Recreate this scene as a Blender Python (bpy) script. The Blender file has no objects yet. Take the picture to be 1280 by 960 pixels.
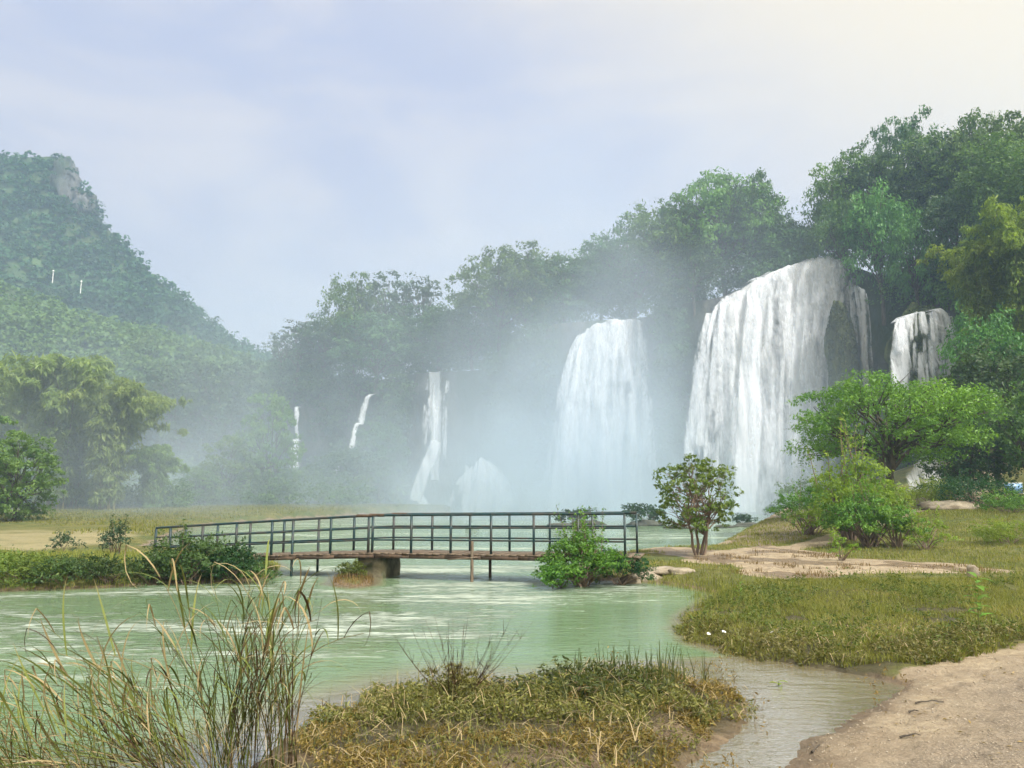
import bpy, math, random
import numpy as np
from mathutils import Vector

random.seed(7)
SC = bpy.context.scene
COL = SC.collection
R = math.radians

# ---------------------------------------------------------------- camera, sky, sun, exposure
CAM_H, FPX, PITCH = 2.2, 961.0, math.atan(141 / 961)
cd = bpy.data.cameras.new('camera'); cam = bpy.data.objects.new('camera', cd); COL.objects.link(cam)
cam.location = (0, 0, CAM_H); cam.rotation_euler = (math.pi / 2 + PITCH, 0, 0)
cd.sensor_width = 36; cd.lens = 36 * FPX / 1280; cd.clip_start = 0.1; cd.clip_end = 6000
SC.camera = cam

SUN_EL, SUN_AZ = R(50), R(136)
SUN = Vector((math.sin(SUN_AZ) * math.cos(SUN_EL), math.cos(SUN_AZ) * math.cos(SUN_EL), math.sin(SUN_EL)))


def node(nt, t, ins=None, **props):
    n = nt.nodes.new(t)
    for k, v in props.items():
        setattr(n, k, v)
    for k, v in (ins or {}).items():
        s = n.inputs[k]
        if isinstance(v, bpy.types.NodeSocket):
            nt.links.new(v, s)
        else:
            s.default_value = v
    return n


def mth(nt, op, a, b=0.0, c=None, clamp=False):
    n = node(nt, 'ShaderNodeMath', {0: a, 1: b}, operation=op, use_clamp=clamp)
    if c is not None:
        if isinstance(c, bpy.types.NodeSocket): nt.links.new(c, n.inputs[2])
        else: n.inputs[2].default_value = c
    return n.outputs[0]


def mixc(nt, f, a, b, mode='MIX'):
    n = node(nt, 'ShaderNodeMix', {0: f, 6: a, 7: b}, data_type='RGBA', blend_type=mode, clamp_factor=True)
    return n.outputs[2]


def maprange(nt, v, a, b, c=0.0, d=1.0, smooth=True):
    return node(nt, 'ShaderNodeMapRange', {0: v, 1: a, 2: b, 3: c, 4: d}, interpolation_type='SMOOTHSTEP' if smooth else 'LINEAR').outputs[0]


def c4(r, g, b): return (r, g, b, 1.0)


W = bpy.data.worlds.new('World'); SC.world = W; W.use_nodes = True
nt = W.node_tree; nt.nodes.clear()
tc = node(nt, 'ShaderNodeTexCoord').outputs['Generated']
sky = node(nt, 'ShaderNodeTexSky', sky_type='NISHITA', sun_disc=False, sun_elevation=SUN_EL, sun_rotation=SUN_AZ,
           altitude=300, air_density=1.2, dust_density=3.0, ozone_density=1.5)
skyb = mixc(nt, 1.0, sky.outputs[0], c4(0.10, 0.10, 0.10), 'MULTIPLY')
sep = node(nt, 'ShaderNodeSeparateXYZ', {0: tc}).outputs
dot = node(nt, 'ShaderNodeVectorMath', {0: tc, 1: tuple(SUN)}, operation='DOT_PRODUCT').outputs['Value']
# a thin veil of high cloud: bluish far from the sun, pinkish grey low down, cream round the sun
cl = mixc(nt, maprange(nt, sep[2], 0.0, 0.55), c4(0.57, 0.515, 0.515), c4(0.395, 0.41, 0.54))
warp = node(nt, 'ShaderNodeMapping', {0: tc, 3: (1.6, 1.6, 4.2)}).outputs[0]
nz = node(nt, 'ShaderNodeTexNoise', {'Vector': warp, 'Scale': 1.5, 'Detail': 6, 'Roughness': 0.55, 'Distortion': 0.6}).outputs[0]
cl = mixc(nt, maprange(nt, nz, 0.40, 0.64, 0, 0.85), cl, c4(0.58, 0.54, 0.555))
cl = mixc(nt, maprange(nt, dot, -0.08, 0.28, 0, 0.95), cl, c4(0.82, 0.69, 0.48))
skyc = mixc(nt, 0.92, skyb, cl)
bg = node(nt, 'ShaderNodeBackground', {0: skyc, 1: 0.81})
nt.links.new(bg.outputs[0], node(nt, 'ShaderNodeOutputWorld').inputs[0])

sl = bpy.data.lights.new('sun', 'SUN'); sl.energy = 4.6; sl.angle = R(9); sl.color = (1.0, 0.965, 0.90)
sun = bpy.data.objects.new('sun', sl); COL.objects.link(sun)
sun.rotation_euler = SUN.to_track_quat('Z', 'Y').to_euler(); sun.location = (60, 60, 120)

vs = SC.view_settings
vs.view_transform = 'Standard'; vs.look = 'None'; vs.gamma = 1; vs.exposure = 0.84; vs.use_curve_mapping = False
SC.render.engine = 'CYCLES'
cy = SC.cycles
cy.use_denoising = True
cy.max_bounces = 6; cy.diffuse_bounces = 2; cy.glossy_bounces = 2; cy.transmission_bounces = 2
cy.volume_bounces = 3; cy.transparent_max_bounces = 14
cy.volume_step_rate = 1.0; cy.volume_max_steps = 96
cy.use_fast_gi = False; cy.caustics_reflective = False; cy.caustics_refractive = False
cy.sample_clamp_indirect = 4.0
cy.use_adaptive_sampling = True; cy.adaptive_threshold = 0.03


# ---------------------------------------------------------------- measuring helpers
CT, ST = math.cos(PITCH), math.sin(PITCH)


def at(u, v, D):
    """point of the place that lies D metres ahead and shows at column u, row v of the 1280x960 photograph"""
    a, b = (u - 640) / FPX, (480 - v) / FPX
    k = D / (CT - b * ST)
    return np.array((a * k, D, CAM_H + k * (ST + b * CT)))


def gp(u, v, z=0.0):
    a, b = (u - 640) / FPX, (480 - v) / FPX
    k = (z - CAM_H) / (ST + b * CT)
    return np.array((a * k, k * (CT - b * ST), z))


def X(u, D, z=1.0): return (u - 640) / FPX * (D * CT + (z - CAM_H) * ST)
def Z(v, D): return at(640, v, D)[2]


# ---------------------------------------------------------------- objects
def tag(o, label=None, cat=None, group=None, kind=None):
    if label: o['label'] = label
    if cat: o['category'] = cat
    if group: o['group'] = group
    if kind: o['kind'] = kind
    return o


def link(name, me, parent=None, loc=(0, 0, 0), rot=(0, 0, 0), sc=(1, 1, 1)):
    o = bpy.data.objects.new(name, me); COL.objects.link(o)
    o.location = loc; o.rotation_euler = rot
    o.scale = (sc, sc, sc) if isinstance(sc, (int, float)) else sc
    if parent: o.parent = parent
    return o


def thing(name, label, cat, loc=(0, 0, 0), rz=0.0, sc=1.0, group=None):
    return tag(link(name, None, None, loc, (0, 0, rz), sc), label, cat, group)


def mesh(name, V, faces, mat=None, attrs=None, smooth=False):
    me = bpy.data.meshes.new(name)
    V = np.ascontiguousarray(V, dtype=np.float32)
    if not isinstance(faces, list): faces = [faces]
    faces = [np.asarray(f, dtype=np.int32) for f in faces if len(f)]
    loops = np.concatenate([f.ravel() for f in faces])
    tot = np.concatenate([np.full(len(f), f.shape[1], dtype=np.int32) for f in faces])
    start = np.concatenate([[0], np.cumsum(tot)[:-1]]).astype(np.int32)
    me.vertices.add(len(V)); me.vertices.foreach_set('co', V.ravel())
    me.loops.add(len(loops)); me.loops.foreach_set('vertex_index', loops)
    me.polygons.add(len(tot)); me.polygons.foreach_set('loop_start', start)
    if smooth: me.polygons.foreach_set('use_smooth', np.ones(len(tot), dtype=bool))
    for k, a in (attrs or {}).items():
        a = np.asarray(a, dtype=np.float32)
        if a.ndim == 1:
            me.attributes.new(k, 'FLOAT', 'POINT').data.foreach_set('value', a)
        else:
            me.attributes.new(k, 'FLOAT_VECTOR', 'POINT').data.foreach_set('vector', np.ascontiguousarray(a).ravel())
    me.update(calc_edges=True); me.validate()
    if mat: me.materials.append(mat)
    return me


def grid_faces(n, m):
    i = np.arange(n * m).reshape(n, m)
    return np.stack([i[:-1, :-1], i[1:, :-1], i[1:, 1:], i[:-1, 1:]], -1).reshape(-1, 4)


class MB:
    """collects boxes, tubes and bars into one mesh"""
    def __init__(s): s.V, s.Q, s.T, s.n = [], [], [], 0
    def add(s, V, Q=None, T=None):
        if Q is not None and len(Q): s.Q.append(np.asarray(Q) + s.n)
        if T is not None and len(T): s.T.append(np.asarray(T) + s.n)
        s.V.append(np.asarray(V, float)); s.n += len(V); return s
    def bar(s, a, b, w, h, up=(0, 0, 1)):
        a, b = np.array(a, float), np.array(b, float)
        d = (b - a) / np.linalg.norm(b - a); up = np.array(up, float)
        sd = np.cross(d, up)
        if np.linalg.norm(sd) < 1e-4: sd = np.cross(d, (0, 1, 0))
        sd /= np.linalg.norm(sd); upv = np.cross(sd, d)
        V = [p + sd * x * w / 2 + upv * y * h / 2 for p in (a, b) for x, y in ((-1, -1), (1, -1), (1, 1), (-1, 1))]
        return s.add(V, [(0, 1, 2, 3), (7, 6, 5, 4), (0, 4, 5, 1), (1, 5, 6, 2), (2, 6, 7, 3), (3, 7, 4, 0)])
    def tube(s, P, rad, k=6):
        P = np.asarray(P, float); n = len(P); rad = np.broadcast_to(rad, (n,))
        T = np.gradient(P, axis=0); T /= np.linalg.norm(T, axis=1)[:, None] + 1e-9
        ref = np.where(np.abs(T[:, 2:3]) > 0.9, np.array([[1., 0, 0]]), np.array([[0, 0, 1.]]))
        A = np.cross(T, ref); A /= np.linalg.norm(A, axis=1)[:, None] + 1e-9; B = np.cross(T, A)
        th = np.linspace(0, 2 * np.pi, k, endpoint=False)
        V = P[:, None] + rad[:, None, None] * (np.cos(th)[None, :, None] * A[:, None] + np.sin(th)[None, :, None] * B[:, None])
        i = np.arange(n * k).reshape(n, k); j = np.roll(i, -1, 1)
        Q = np.stack([i[:-1], j[:-1], j[1:], i[1:]], -1).reshape(-1, 4)
        return s.add(V.reshape(-1, 3), Q)
    def build(s, name, mat, smooth=False, attrs=None):
        return mesh(name, np.concatenate(s.V), [np.concatenate(l) for l in (s.Q, s.T) if l], mat, attrs, smooth)


# ---------------------------------------------------------------- value noise for shapes (numpy)
def vnoise(P, scale=1.0, seed=0, octaves=3):
    P = np.asarray(P, float) * scale
    out = np.zeros(len(P)); amp, tot = 1.0, 0.0
    for o in range(octaves):
        Q = P * 2 ** o + seed * 17.3 + o * 5.1
        I = np.floor(Q).astype(np.int64); Fr = Q - I; Fr = Fr * Fr * (3 - 2 * Fr)
        acc = 0
        for dx in (0, 1):
            for dy in (0, 1):
                for dz in (0, 1):
                    h = ((I[:, 0] + dx) * 374761393 + (I[:, 1] + dy) * 668265263 + (I[:, 2] + dz) * 2147483647 + seed * 974711) & 0x7fffffff
                    h = ((h ^ (h >> 13)) * 1274126177) & 0x7fffffff
                    h = (h ^ (h >> 16)) & 0xffff
                    w = (Fr[:, 0] if dx else 1 - Fr[:, 0]) * (Fr[:, 1] if dy else 1 - Fr[:, 1]) * (Fr[:, 2] if dz else 1 - Fr[:, 2])
                    acc = acc + w * h / 65535.0
        out += amp * (acc * 2 - 1); tot += amp; amp *= 0.5
    return out / tot


def sstep(a, b, x):
    t = np.clip((x - a) / (b - a), 0, 1); return t * t * (3 - 2 * t)


# ---------------------------------------------------------------- materials
def newmat(name):
    m = bpy.data.materials.new(name); m.use_nodes = True; m.node_tree.nodes.clear()
    return m, m.node_tree


def out(nt, s, vol=None):
    o = node(nt, 'ShaderNodeOutputMaterial')
    if s is not None: nt.links.new(s, o.inputs[0])
    if vol is not None: nt.links.new(vol, o.inputs[1])


def bump(nt, h, strength, dist):
    return node(nt, 'ShaderNodeBump', {'Height': h, 'Strength': strength, 'Distance': dist}).outputs[0]


def leaf_mat(name, dark, light, dry=None, transl=0.35, rough=0.5, var=0.25):
    m, nt = newmat(name)
    t = node(nt, 'ShaderNodeAttribute', attribute_name='tint').outputs['Fac']
    col = mixc(nt, t, c4(*dark), c4(*light))
    if dry: col = mixc(nt, maprange(nt, t, 0.80, 0.97), col, c4(*dry))
    rnd = node(nt, 'ShaderNodeObjectInfo').outputs['Random']
    col = node(nt, 'ShaderNodeHueSaturation', {'Hue': maprange(nt, rnd, 0, 1, 0.485, 0.515, False), 'Value': maprange(nt, rnd, 0, 1, 1 - var, 1 + var, False), 'Color': col}).outputs[0]
    p = node(nt, 'ShaderNodeBsdfPrincipled', {'Base Color': col, 'Roughness': rough, 'Specular IOR Level': 0.25})
    tr = node(nt, 'ShaderNodeBsdfTranslucent', {'Color': mixc(nt, 1.0, col, c4(1.25, 1.3, 0.7), 'MULTIPLY')})
    out(nt, node(nt, 'ShaderNodeMixShader', {0: transl, 1: p.outputs[0], 2: tr.outputs[0]}).outputs[0])
    return m


def rough_mat(name, a, b, scale, rough=0.85, bs=0.5, bd=0.05, detail=8, c=None, cs=1.0, spec=0.3, stretch=(1, 1, 1)):
    """two tones broken up by noise, an optional third in large patches, fine relief"""
    m, nt = newmat(name)
    pos = node(nt, 'ShaderNodeNewGeometry').outputs['Position']
    pos = node(nt, 'ShaderNodeMapping', {0: pos, 3: stretch}).outputs[0]
    n1 = node(nt, 'ShaderNodeTexNoise', {'Vector': pos, 'Scale': scale, 'Detail': detail, 'Roughness': 0.62}).outputs[0]
    col = mixc(nt, maprange(nt, n1, 0.32, 0.68), c4(*a), c4(*b))
    if c:
        n2 = node(nt, 'ShaderNodeTexNoise', {'Vector': pos, 'Scale': cs, 'Detail': 5, 'Roughness': 0.6}).outputs[0]
        col = mixc(nt, maprange(nt, n2, 0.44, 0.6), col, c4(*c))
    n3 = node(nt, 'ShaderNodeTexNoise', {'Vector': pos, 'Scale': scale * 3.1, 'Detail': 6, 'Roughness': 0.7}).outputs[0]
    p = node(nt, 'ShaderNodeBsdfPrincipled', {'Base Color': col, 'Roughness': rough, 'Specular IOR Level': spec,
             'Normal': bump(nt, mth(nt, 'ADD', n1, n3), bs, bd)})
    out(nt, p.outputs[0]); return m


MT = {}
MT['leaf_forest'] = leaf_mat('leaf_forest', (0.024, 0.066, 0.028), (0.105, 0.195, 0.062))
MT['leaf_forest_b'] = leaf_mat('leaf_forest_b', (0.042, 0.105, 0.026), (0.170, 0.285, 0.060))
MT['leaf_feather'] = leaf_mat('leaf_feather', (0.030, 0.065, 0.035), (0.085, 0.140, 0.070))
MT['moss'] = leaf_mat('moss', (0.035, 0.058, 0.016), (0.120, 0.150, 0.040), transl=0.1)
MT['leaf_vine'] = leaf_mat('leaf_vine', (0.040, 0.110, 0.028), (0.150, 0.300, 0.070))
MT['leaf_bamboo'] = leaf_mat('leaf_bamboo', (0.120, 0.200, 0.055), (0.320, 0.420, 0.130), transl=0.45, var=0.08)
MT['leaf_big'] = leaf_mat('leaf_big', (0.045, 0.115, 0.018), (0.210, 0.340, 0.045))
MT['leaf_lime'] = leaf_mat('leaf_lime', (0.105, 0.185, 0.026), (0.300, 0.400, 0.065), transl=0.5, var=0.1)
MT['leaf_bush'] = leaf_mat('leaf_bush', (0.038, 0.115, 0.018), (0.180, 0.340, 0.050))
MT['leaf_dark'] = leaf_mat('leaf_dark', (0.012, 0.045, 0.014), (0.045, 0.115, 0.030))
MT['leaf_bank'] = leaf_mat('leaf_bank', (0.030, 0.075, 0.018), (0.105, 0.170, 0.050))
MT['leaf_mount'] = leaf_mat('leaf_mount', (0.014, 0.058, 0.030), (0.070, 0.165, 0.052))
MT['leaf_foot'] = leaf_mat('leaf_foot', (0.040, 0.095, 0.030), (0.165, 0.250, 0.070))
MT['leaf_meadow'] = leaf_mat('leaf_meadow', (0.070, 0.150, 0.040), (0.220, 0.340, 0.090), transl=0.45, var=0.1)
MT['leaf_small'] = leaf_mat('leaf_small', (0.055, 0.105, 0.018), (0.200, 0.260, 0.050))
MT['grass_isle'] = leaf_mat('grass_isle', (0.125, 0.150, 0.028), (0.350, 0.350, 0.085), (0.42, 0.34, 0.14), transl=0.45)
MT['grass_bank'] = leaf_mat('grass_bank', (0.110, 0.130, 0.024), (0.300, 0.290, 0.065), (0.30, 0.23, 0.09))
MT['weed'] = leaf_mat('weed', (0.055, 0.070, 0.018), (0.270, 0.250, 0.075), (0.46, 0.36, 0.19))
MT['weed_gold'] = leaf_mat('weed_gold', (0.110, 0.082, 0.022), (0.370, 0.270, 0.080), (0.50, 0.38, 0.20))
MT['weed_dark'] = leaf_mat('weed_dark', (0.028, 0.038, 0.014), (0.120, 0.140, 0.040), (0.34, 0.29, 0.20))
MT['reed_green'] = leaf_mat('reed_green', (0.060, 0.085, 0.016), (0.180, 0.200, 0.050), var=0.35)
MT['reed_dry'] = leaf_mat('reed_dry', (0.090, 0.055, 0.028), (0.300, 0.215, 0.110), var=0.45)
MT['reed_brown'] = leaf_mat('reed_brown', (0.040, 0.022, 0.014), (0.110, 0.065, 0.035), var=0.35)
m, nt = newmat('reed')
t_ = node(nt, 'ShaderNodeAttribute', attribute_name='tint').outputs['Fac']
rp_ = node(nt, 'ShaderNodeValToRGB', {0: t_}); el_ = rp_.color_ramp.elements
el_[0].position = 0.0; el_[0].color = c4(0.055, 0.030, 0.018); el_[1].position = 1.0; el_[1].color = c4(0.46, 0.36, 0.20)
for ps, cc in ((0.25, (0.10, 0.075, 0.025)), (0.42, (0.085, 0.120, 0.022)), (0.62, (0.200, 0.235, 0.055)), (0.80, (0.30, 0.235, 0.11))): e_ = el_.new(ps); e_.color = c4(*cc)
p_ = node(nt, 'ShaderNodeBsdfPrincipled', {'Base Color': rp_.outputs[0], 'Roughness': 0.5, 'Specular IOR Level': 0.25})
out(nt, node(nt, 'ShaderNodeMixShader', {0: 0.3, 1: p_.outputs[0], 2: node(nt, 'ShaderNodeBsdfTranslucent', {0: rp_.outputs[0]}).outputs[0]}).outputs[0])
MT['reed'] = m
MT['bark'] = rough_mat('bark', (0.050, 0.040, 0.030), (0.130, 0.110, 0.085), 5.0, bs=0.7, bd=0.03, stretch=(1, 1, 0.25))
MT['bark_pale'] = rough_mat('bark_pale', (0.13, 0.09, 0.065), (0.27, 0.20, 0.15), 9.0, bs=0.6, bd=0.02, stretch=(1, 1, 0.25))
MT['culm'] = rough_mat('culm', (0.13, 0.12, 0.035), (0.24, 0.21, 0.075), 1.2, rough=0.5)
MT['rock'] = rough_mat('rock', (0.045, 0.045, 0.040), (0.150, 0.145, 0.125), 0.35, bs=1.0, bd=0.6, c=(0.035, 0.060, 0.018), cs=0.16, stretch=(1, 1, 0.45))
MT['moss_rock'] = rough_mat('moss_rock', (0.030, 0.048, 0.012), (0.125, 0.140, 0.036), 1.6, bs=1.0, bd=0.35, c=(0.040, 0.046, 0.018), cs=0.4, stretch=(1, 1, 0.35))
MT['limestone'] = rough_mat('limestone', (0.07, 0.075, 0.07), (0.22, 0.215, 0.21), 0.08, bs=1.0, bd=2.0, c=(0.035, 0.060, 0.03), cs=0.05, stretch=(1, 1, 0.4))
MT['stone'] = rough_mat('stone', (0.20, 0.17, 0.12), (0.42, 0.36, 0.27), 4.0, bs=0.8, bd=0.03, c=(0.15, 0.12, 0.08), cs=2.0)
MT['pebble'] = rough_mat('pebble', (0.20, 0.16, 0.11), (0.52, 0.45, 0.35), 60.0, bs=0.2, bd=0.002)
MT['river_rock'] = rough_mat('river_rock', (0.030, 0.034, 0.026), (0.10, 0.105, 0.08), 1.5, bs=0.9, bd=0.1, rough=0.6)
MT['paint_green'] = rough_mat('paint_green', (0.006, 0.026, 0.031), (0.014, 0.050, 0.056), 7.0, rough=0.45, bs=0.25, bd=0.004, c=(0.045, 0.045, 0.040), cs=2.5, spec=0.4)
MT['rust'] = rough_mat('rust', (0.050, 0.036, 0.026), (0.13, 0.085, 0.055), 10.0, bs=0.5, bd=0.006)
MT['plank'] = rough_mat('plank', (0.10, 0.075, 0.055), (0.22, 0.17, 0.12), 6.0, bs=0.6, bd=0.008, stretch=(6, 1, 1))
MT['concrete'] = rough_mat('concrete', (0.10, 0.09, 0.055), (0.27, 0.24, 0.16), 2.6, bs=0.8, bd=0.03, c=(0.06, 0.068, 0.03), cs=1.8)
MT['white'] = rough_mat('white', (0.70, 0.70, 0.68), (0.84, 0.84, 0.82), 14, rough=0.5, bs=0.15, bd=0.003)
MT['sign_blue'] = rough_mat('sign_blue', (0.18, 0.32, 0.55), (0.26, 0.42, 0.66), 6, rough=0.4, bs=0.1, bd=0.002)
MT['hillsoil'] = rough_mat('hillsoil', (0.030, 0.062, 0.024), (0.075, 0.125, 0.040), 0.06, bs=0.6, bd=1.0, c=(0.055, 0.085, 0.030), cs=0.02)


def ground_mat():
    m, nt = newmat('ground_soil')
    pos = node(nt, 'ShaderNodeNewGeometry').outputs['Position']
    def nse(s, d=6, r=0.6, di=0.0): return node(nt, 'ShaderNodeTexNoise', {'Vector': pos, 'Scale': s, 'Detail': d, 'Roughness': r, 'Distortion': di}).outputs[0]
    sand = node(nt, 'ShaderNodeAttribute', attribute_name='sand').outputs['Fac']
    mud = node(nt, 'ShaderNodeAttribute', attribute_name='mud').outputs['Fac']
    tan = node(nt, 'ShaderNodeAttribute', attribute_name='tan').outputs['Fac']
    n1, n2, n3, n4 = nse(1.1), nse(9, 8, 0.7), nse(45, 4, 0.7), nse(0.35, 4)
    grass = mixc(nt, maprange(nt, n1, 0.3, 0.7), c4(0.085, 0.095, 0.022), c4(0.19, 0.175, 0.050))
    grass = mixc(nt, maprange(nt, n4, 0.45, 0.62, 0, 0.7), grass, c4(0.075, 0.11, 0.026))
    grass = mixc(nt, maprange(nt, n2, 0.5, 0.72, 0, 0.5), grass, c4(0.16, 0.12, 0.06))
    snd = mixc(nt, maprange(nt, n1, 0.35, 0.65), c4(0.45, 0.365, 0.245), c4(0.335, 0.265, 0.18))
    snd = mixc(nt, maprange(nt, n2, 0.42, 0.62, 0, 0.65), snd, c4(0.25, 0.19, 0.125))
    snd = mixc(nt, maprange(nt, n3, 0.55, 0.75, 0, 0.7), snd, c4(0.62, 0.50, 0.36))
    md = mixc(nt, maprange(nt, n2, 0.35, 0.65), c4(0.15, 0.105, 0.062), c4(0.25, 0.185, 0.115))
    grit = node(nt, 'ShaderNodeAttribute', attribute_name='grit').outputs['Fac']
    snd = mixc(nt, mth(nt, 'MULTIPLY', grit, 0.8), snd, mixc(nt, maprange(nt, n3, 0.35, 0.65), c4(0.16, 0.125, 0.09), c4(0.36, 0.30, 0.225)))
    edge = mth(nt, 'ADD', sand, mth(nt, 'MULTIPLY', mth(nt, 'SUBTRACT', n2, 0.5), 0.9))
    col = mixc(nt, maprange(nt, edge, 0.4, 0.6), grass, snd)
    edge2 = mth(nt, 'ADD', mud, mth(nt, 'MULTIPLY', mth(nt, 'SUBTRACT', n1, 0.5), 0.9))
    col = mixc(nt, maprange(nt, edge2, 0.35, 0.65), col, md)
    edge3 = mth(nt, 'ADD', tan, mth(nt, 'MULTIPLY', mth(nt, 'SUBTRACT', n4, 0.5), 0.7))
    col = mixc(nt, maprange(nt, edge3, 0.3, 0.7), col, mixc(nt, n1, c4(0.25, 0.22, 0.11), c4(0.36, 0.31, 0.17)))
    peat = node(nt, 'ShaderNodeAttribute', attribute_name='peat').outputs['Fac']
    col = mixc(nt, mth(nt, 'MULTIPLY', peat, 0.9), col, mixc(nt, n2, c4(0.035, 0.032, 0.014), c4(0.11, 0.095, 0.045)))
    damp = node(nt, 'ShaderNodeAttribute', attribute_name='damp').outputs['Fac']
    col = mixc(nt, mth(nt, 'MULTIPLY', damp, 0.75), col, c4(0.17, 0.125, 0.08))
    dents = node(nt, 'ShaderNodeTexVoronoi', {'Vector': pos, 'Scale': 3.2, 'Randomness': 1.0}, feature='SMOOTH_F1').outputs[0]
    h = mth(nt, 'ADD', mth(nt, 'MULTIPLY', n2, 1.0), mth(nt, 'MULTIPLY', n3, 0.35))
    h = mth(nt, 'ADD', h, mth(nt, 'MULTIPLY', maprange(nt, dents, 0.1, 0.5), 0.9))
    p = node(nt, 'ShaderNodeBsdfPrincipled', {'Base Color': col, 'Roughness': maprange(nt, edge2, 0.3, 0.7, 0.9, 0.45), 'Specular IOR Level': 0.3, 'Normal': bump(nt, h, 1.0, 0.07)})
    out(nt, p.outputs[0]); return m


def water_mat():
    m, nt = newmat('river_water')
    pos = node(nt, 'ShaderNodeNewGeometry').outputs['Position']
    depth = node(nt, 'ShaderNodeAttribute', attribute_name='depth').outputs['Fac']
    rapid = node(nt, 'ShaderNodeAttribute', attribute_name='rapid').outputs['Fac']
    def nse(mp, s, d=5, r=0.6, di=0.0, rz=0.0):
        v = node(nt, 'ShaderNodeMapping', {0: pos, 2: (0, 0, rz), 3: mp}).outputs[0]
        return node(nt, 'ShaderNodeTexNoise', {'Vector': v, 'Scale': s, 'Detail': d, 'Roughness': r, 'Distortion': di}).outputs[0]
    f1 = nse((0.45, 2.1, 1), 1.0, 7, 0.66, 1.2, R(-6))
    f2 = nse((2.4, 9.5, 1), 1.0, 6, 0.68, 0.8, R(-8))
    f3 = nse((0.10, 0.34, 1), 1.0, 3, 0.5, 0.5, R(-6))
    fo = mth(nt, 'ADD', mth(nt, 'MULTIPLY', f1, 0.50), mth(nt, 'MULTIPLY', f2, 0.50))
    fo = mth(nt, 'ADD', fo, mth(nt, 'MULTIPLY', mth(nt, 'SUBTRACT', f3, 0.5), 0.45))
    fo = mth(nt, 'ADD', fo, mth(nt, 'MULTIPLY', rapid, 0.15))
    foam = maprange(nt, fo, 0.60, 0.74)
    milk = mixc(nt, maprange(nt, f3, 0.35, 0.65), c4(0.118, 0.190, 0.090), c4(0.165, 0.245, 0.140))
    milk = mixc(nt, maprange(nt, depth, 0.02, 0.40), c4(0.21, 0.175, 0.11), milk)
    col = mixc(nt, mth(nt, 'MULTIPLY', foam, 0.88), milk, c4(0.47, 0.53, 0.45))
    w1 = nse((0.9, 3.2, 1), 1.6, 4, 0.55, 0.6, R(-6)); w2 = nse((3, 9, 1), 1.6, 3, 0.6, 0.3, R(10))
    h = mth(nt, 'ADD', mth(nt, 'MULTIPLY', w1, 0.7), mth(nt, 'MULTIPLY', w2, 0.3))
    h = mth(nt, 'ADD', h, mth(nt, 'MULTIPLY', foam, 0.35))
    st = mth(nt, 'ADD', 0.28, mth(nt, 'MULTIPLY', rapid, 0.9))
    nm = node(nt, 'ShaderNodeBump', {'Height': h, 'Strength': st, 'Distance': 0.10}).outputs[0]
    p = node(nt, 'ShaderNodeBsdfPrincipled', {'Base Color': col, 'Roughness': mth(nt, 'ADD', 0.07, mth(nt, 'MULTIPLY', foam, 0.5)), 'IOR': 1.33, 'Normal': nm})
    # clear only in the shallows, where the bed shows through
    tr = node(nt, 'ShaderNodeBsdfTransparent', {0: c4(0.86, 0.80, 0.66)})
    gl = node(nt, 'ShaderNodeBsdfGlossy', {'Roughness': 0.05, 'Normal': nm})
    fr = node(nt, 'ShaderNodeFresnel', {'IOR': 1.33, 'Normal': nm}).outputs[0]
    sh = node(nt, 'ShaderNodeMixShader', {0: fr, 1: tr.outputs[0], 2: gl.outputs[0]})
    op = mth(nt, 'MAXIMUM', maprange(nt, depth, 0.0, 0.25, 0.5, 1.0), foam)
    out(nt, node(nt, 'ShaderNodeMixShader', {0: op, 1: sh.outputs[0], 2: p.outputs[0]}).outputs[0])
    return m


def fall_mat():
    m, nt = newmat('falling_water')
    fl = node(nt, 'ShaderNodeAttribute', attribute_name='flow').outputs['Vector']
    cov = node(nt, 'ShaderNodeAttribute', attribute_name='cover').outputs['Fac']
    def nse(mp, d, r, di=0.0):
        v = node(nt, 'ShaderNodeMapping', {0: fl, 3: mp}).outputs[0]
        return node(nt, 'ShaderNodeTexNoise', {'Vector': v, 'Scale': 1.0, 'Detail': d, 'Roughness': r, 'Distortion': di}).outputs[0]
    a = nse((0.42, 0.035, 1), 4, 0.55, 0.3); b = nse((2.2, 0.22, 1), 6, 0.68, 0.6); c = nse((1.5, 0.7, 1), 6, 0.66, 1.0)
    n = mth(nt, 'ADD', mth(nt, 'ADD', mth(nt, 'MULTIPLY', a, 0.34), mth(nt, 'MULTIPLY', b, 0.34)), mth(nt, 'MULTIPLY', c, 0.32))
    v = mth(nt, 'ADD', n, mth(nt, 'SUBTRACT', cov, 0.5))
    al = maprange(nt, v, 0.34, 0.62)
    al = mth(nt, 'MULTIPLY', al, maprange(nt, cov, 0.0, 0.25))
    col = mixc(nt, maprange(nt, n, 0.38, 0.62), c4(0.86, 0.90, 0.96), c4(0.96, 0.97, 0.99))
    d = node(nt, 'ShaderNodeBsdfPrincipled', {'Base Color': col, 'Roughness': 0.75, 'Specular IOR Level': 0.2, 'Normal': bump(nt, n, 0.5, 0.5)})
    t = node(nt, 'ShaderNodeBsdfTranslucent', {0: c4(0.85, 0.89, 0.94)})
    s = node(nt, 'ShaderNodeMixShader', {0: 0.45, 1: d.outputs[0], 2: t.outputs[0]})
    out(nt, node(nt, 'ShaderNodeMixShader', {0: al, 1: node(nt, 'ShaderNodeBsdfTransparent').outputs[0], 2: s.outputs[0]}).outputs[0])
    return m


MT['ground'] = ground_mat(); MT['water'] = water_mat(); MT['fall'] = fall_mat()


# ---------------------------------------------------------------- the ground: one graded sheet
def poly(pts): return np.array([gp(p[0], p[1])[:2] if len(p) == 2 else p[1:] for p in pts])


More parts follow.
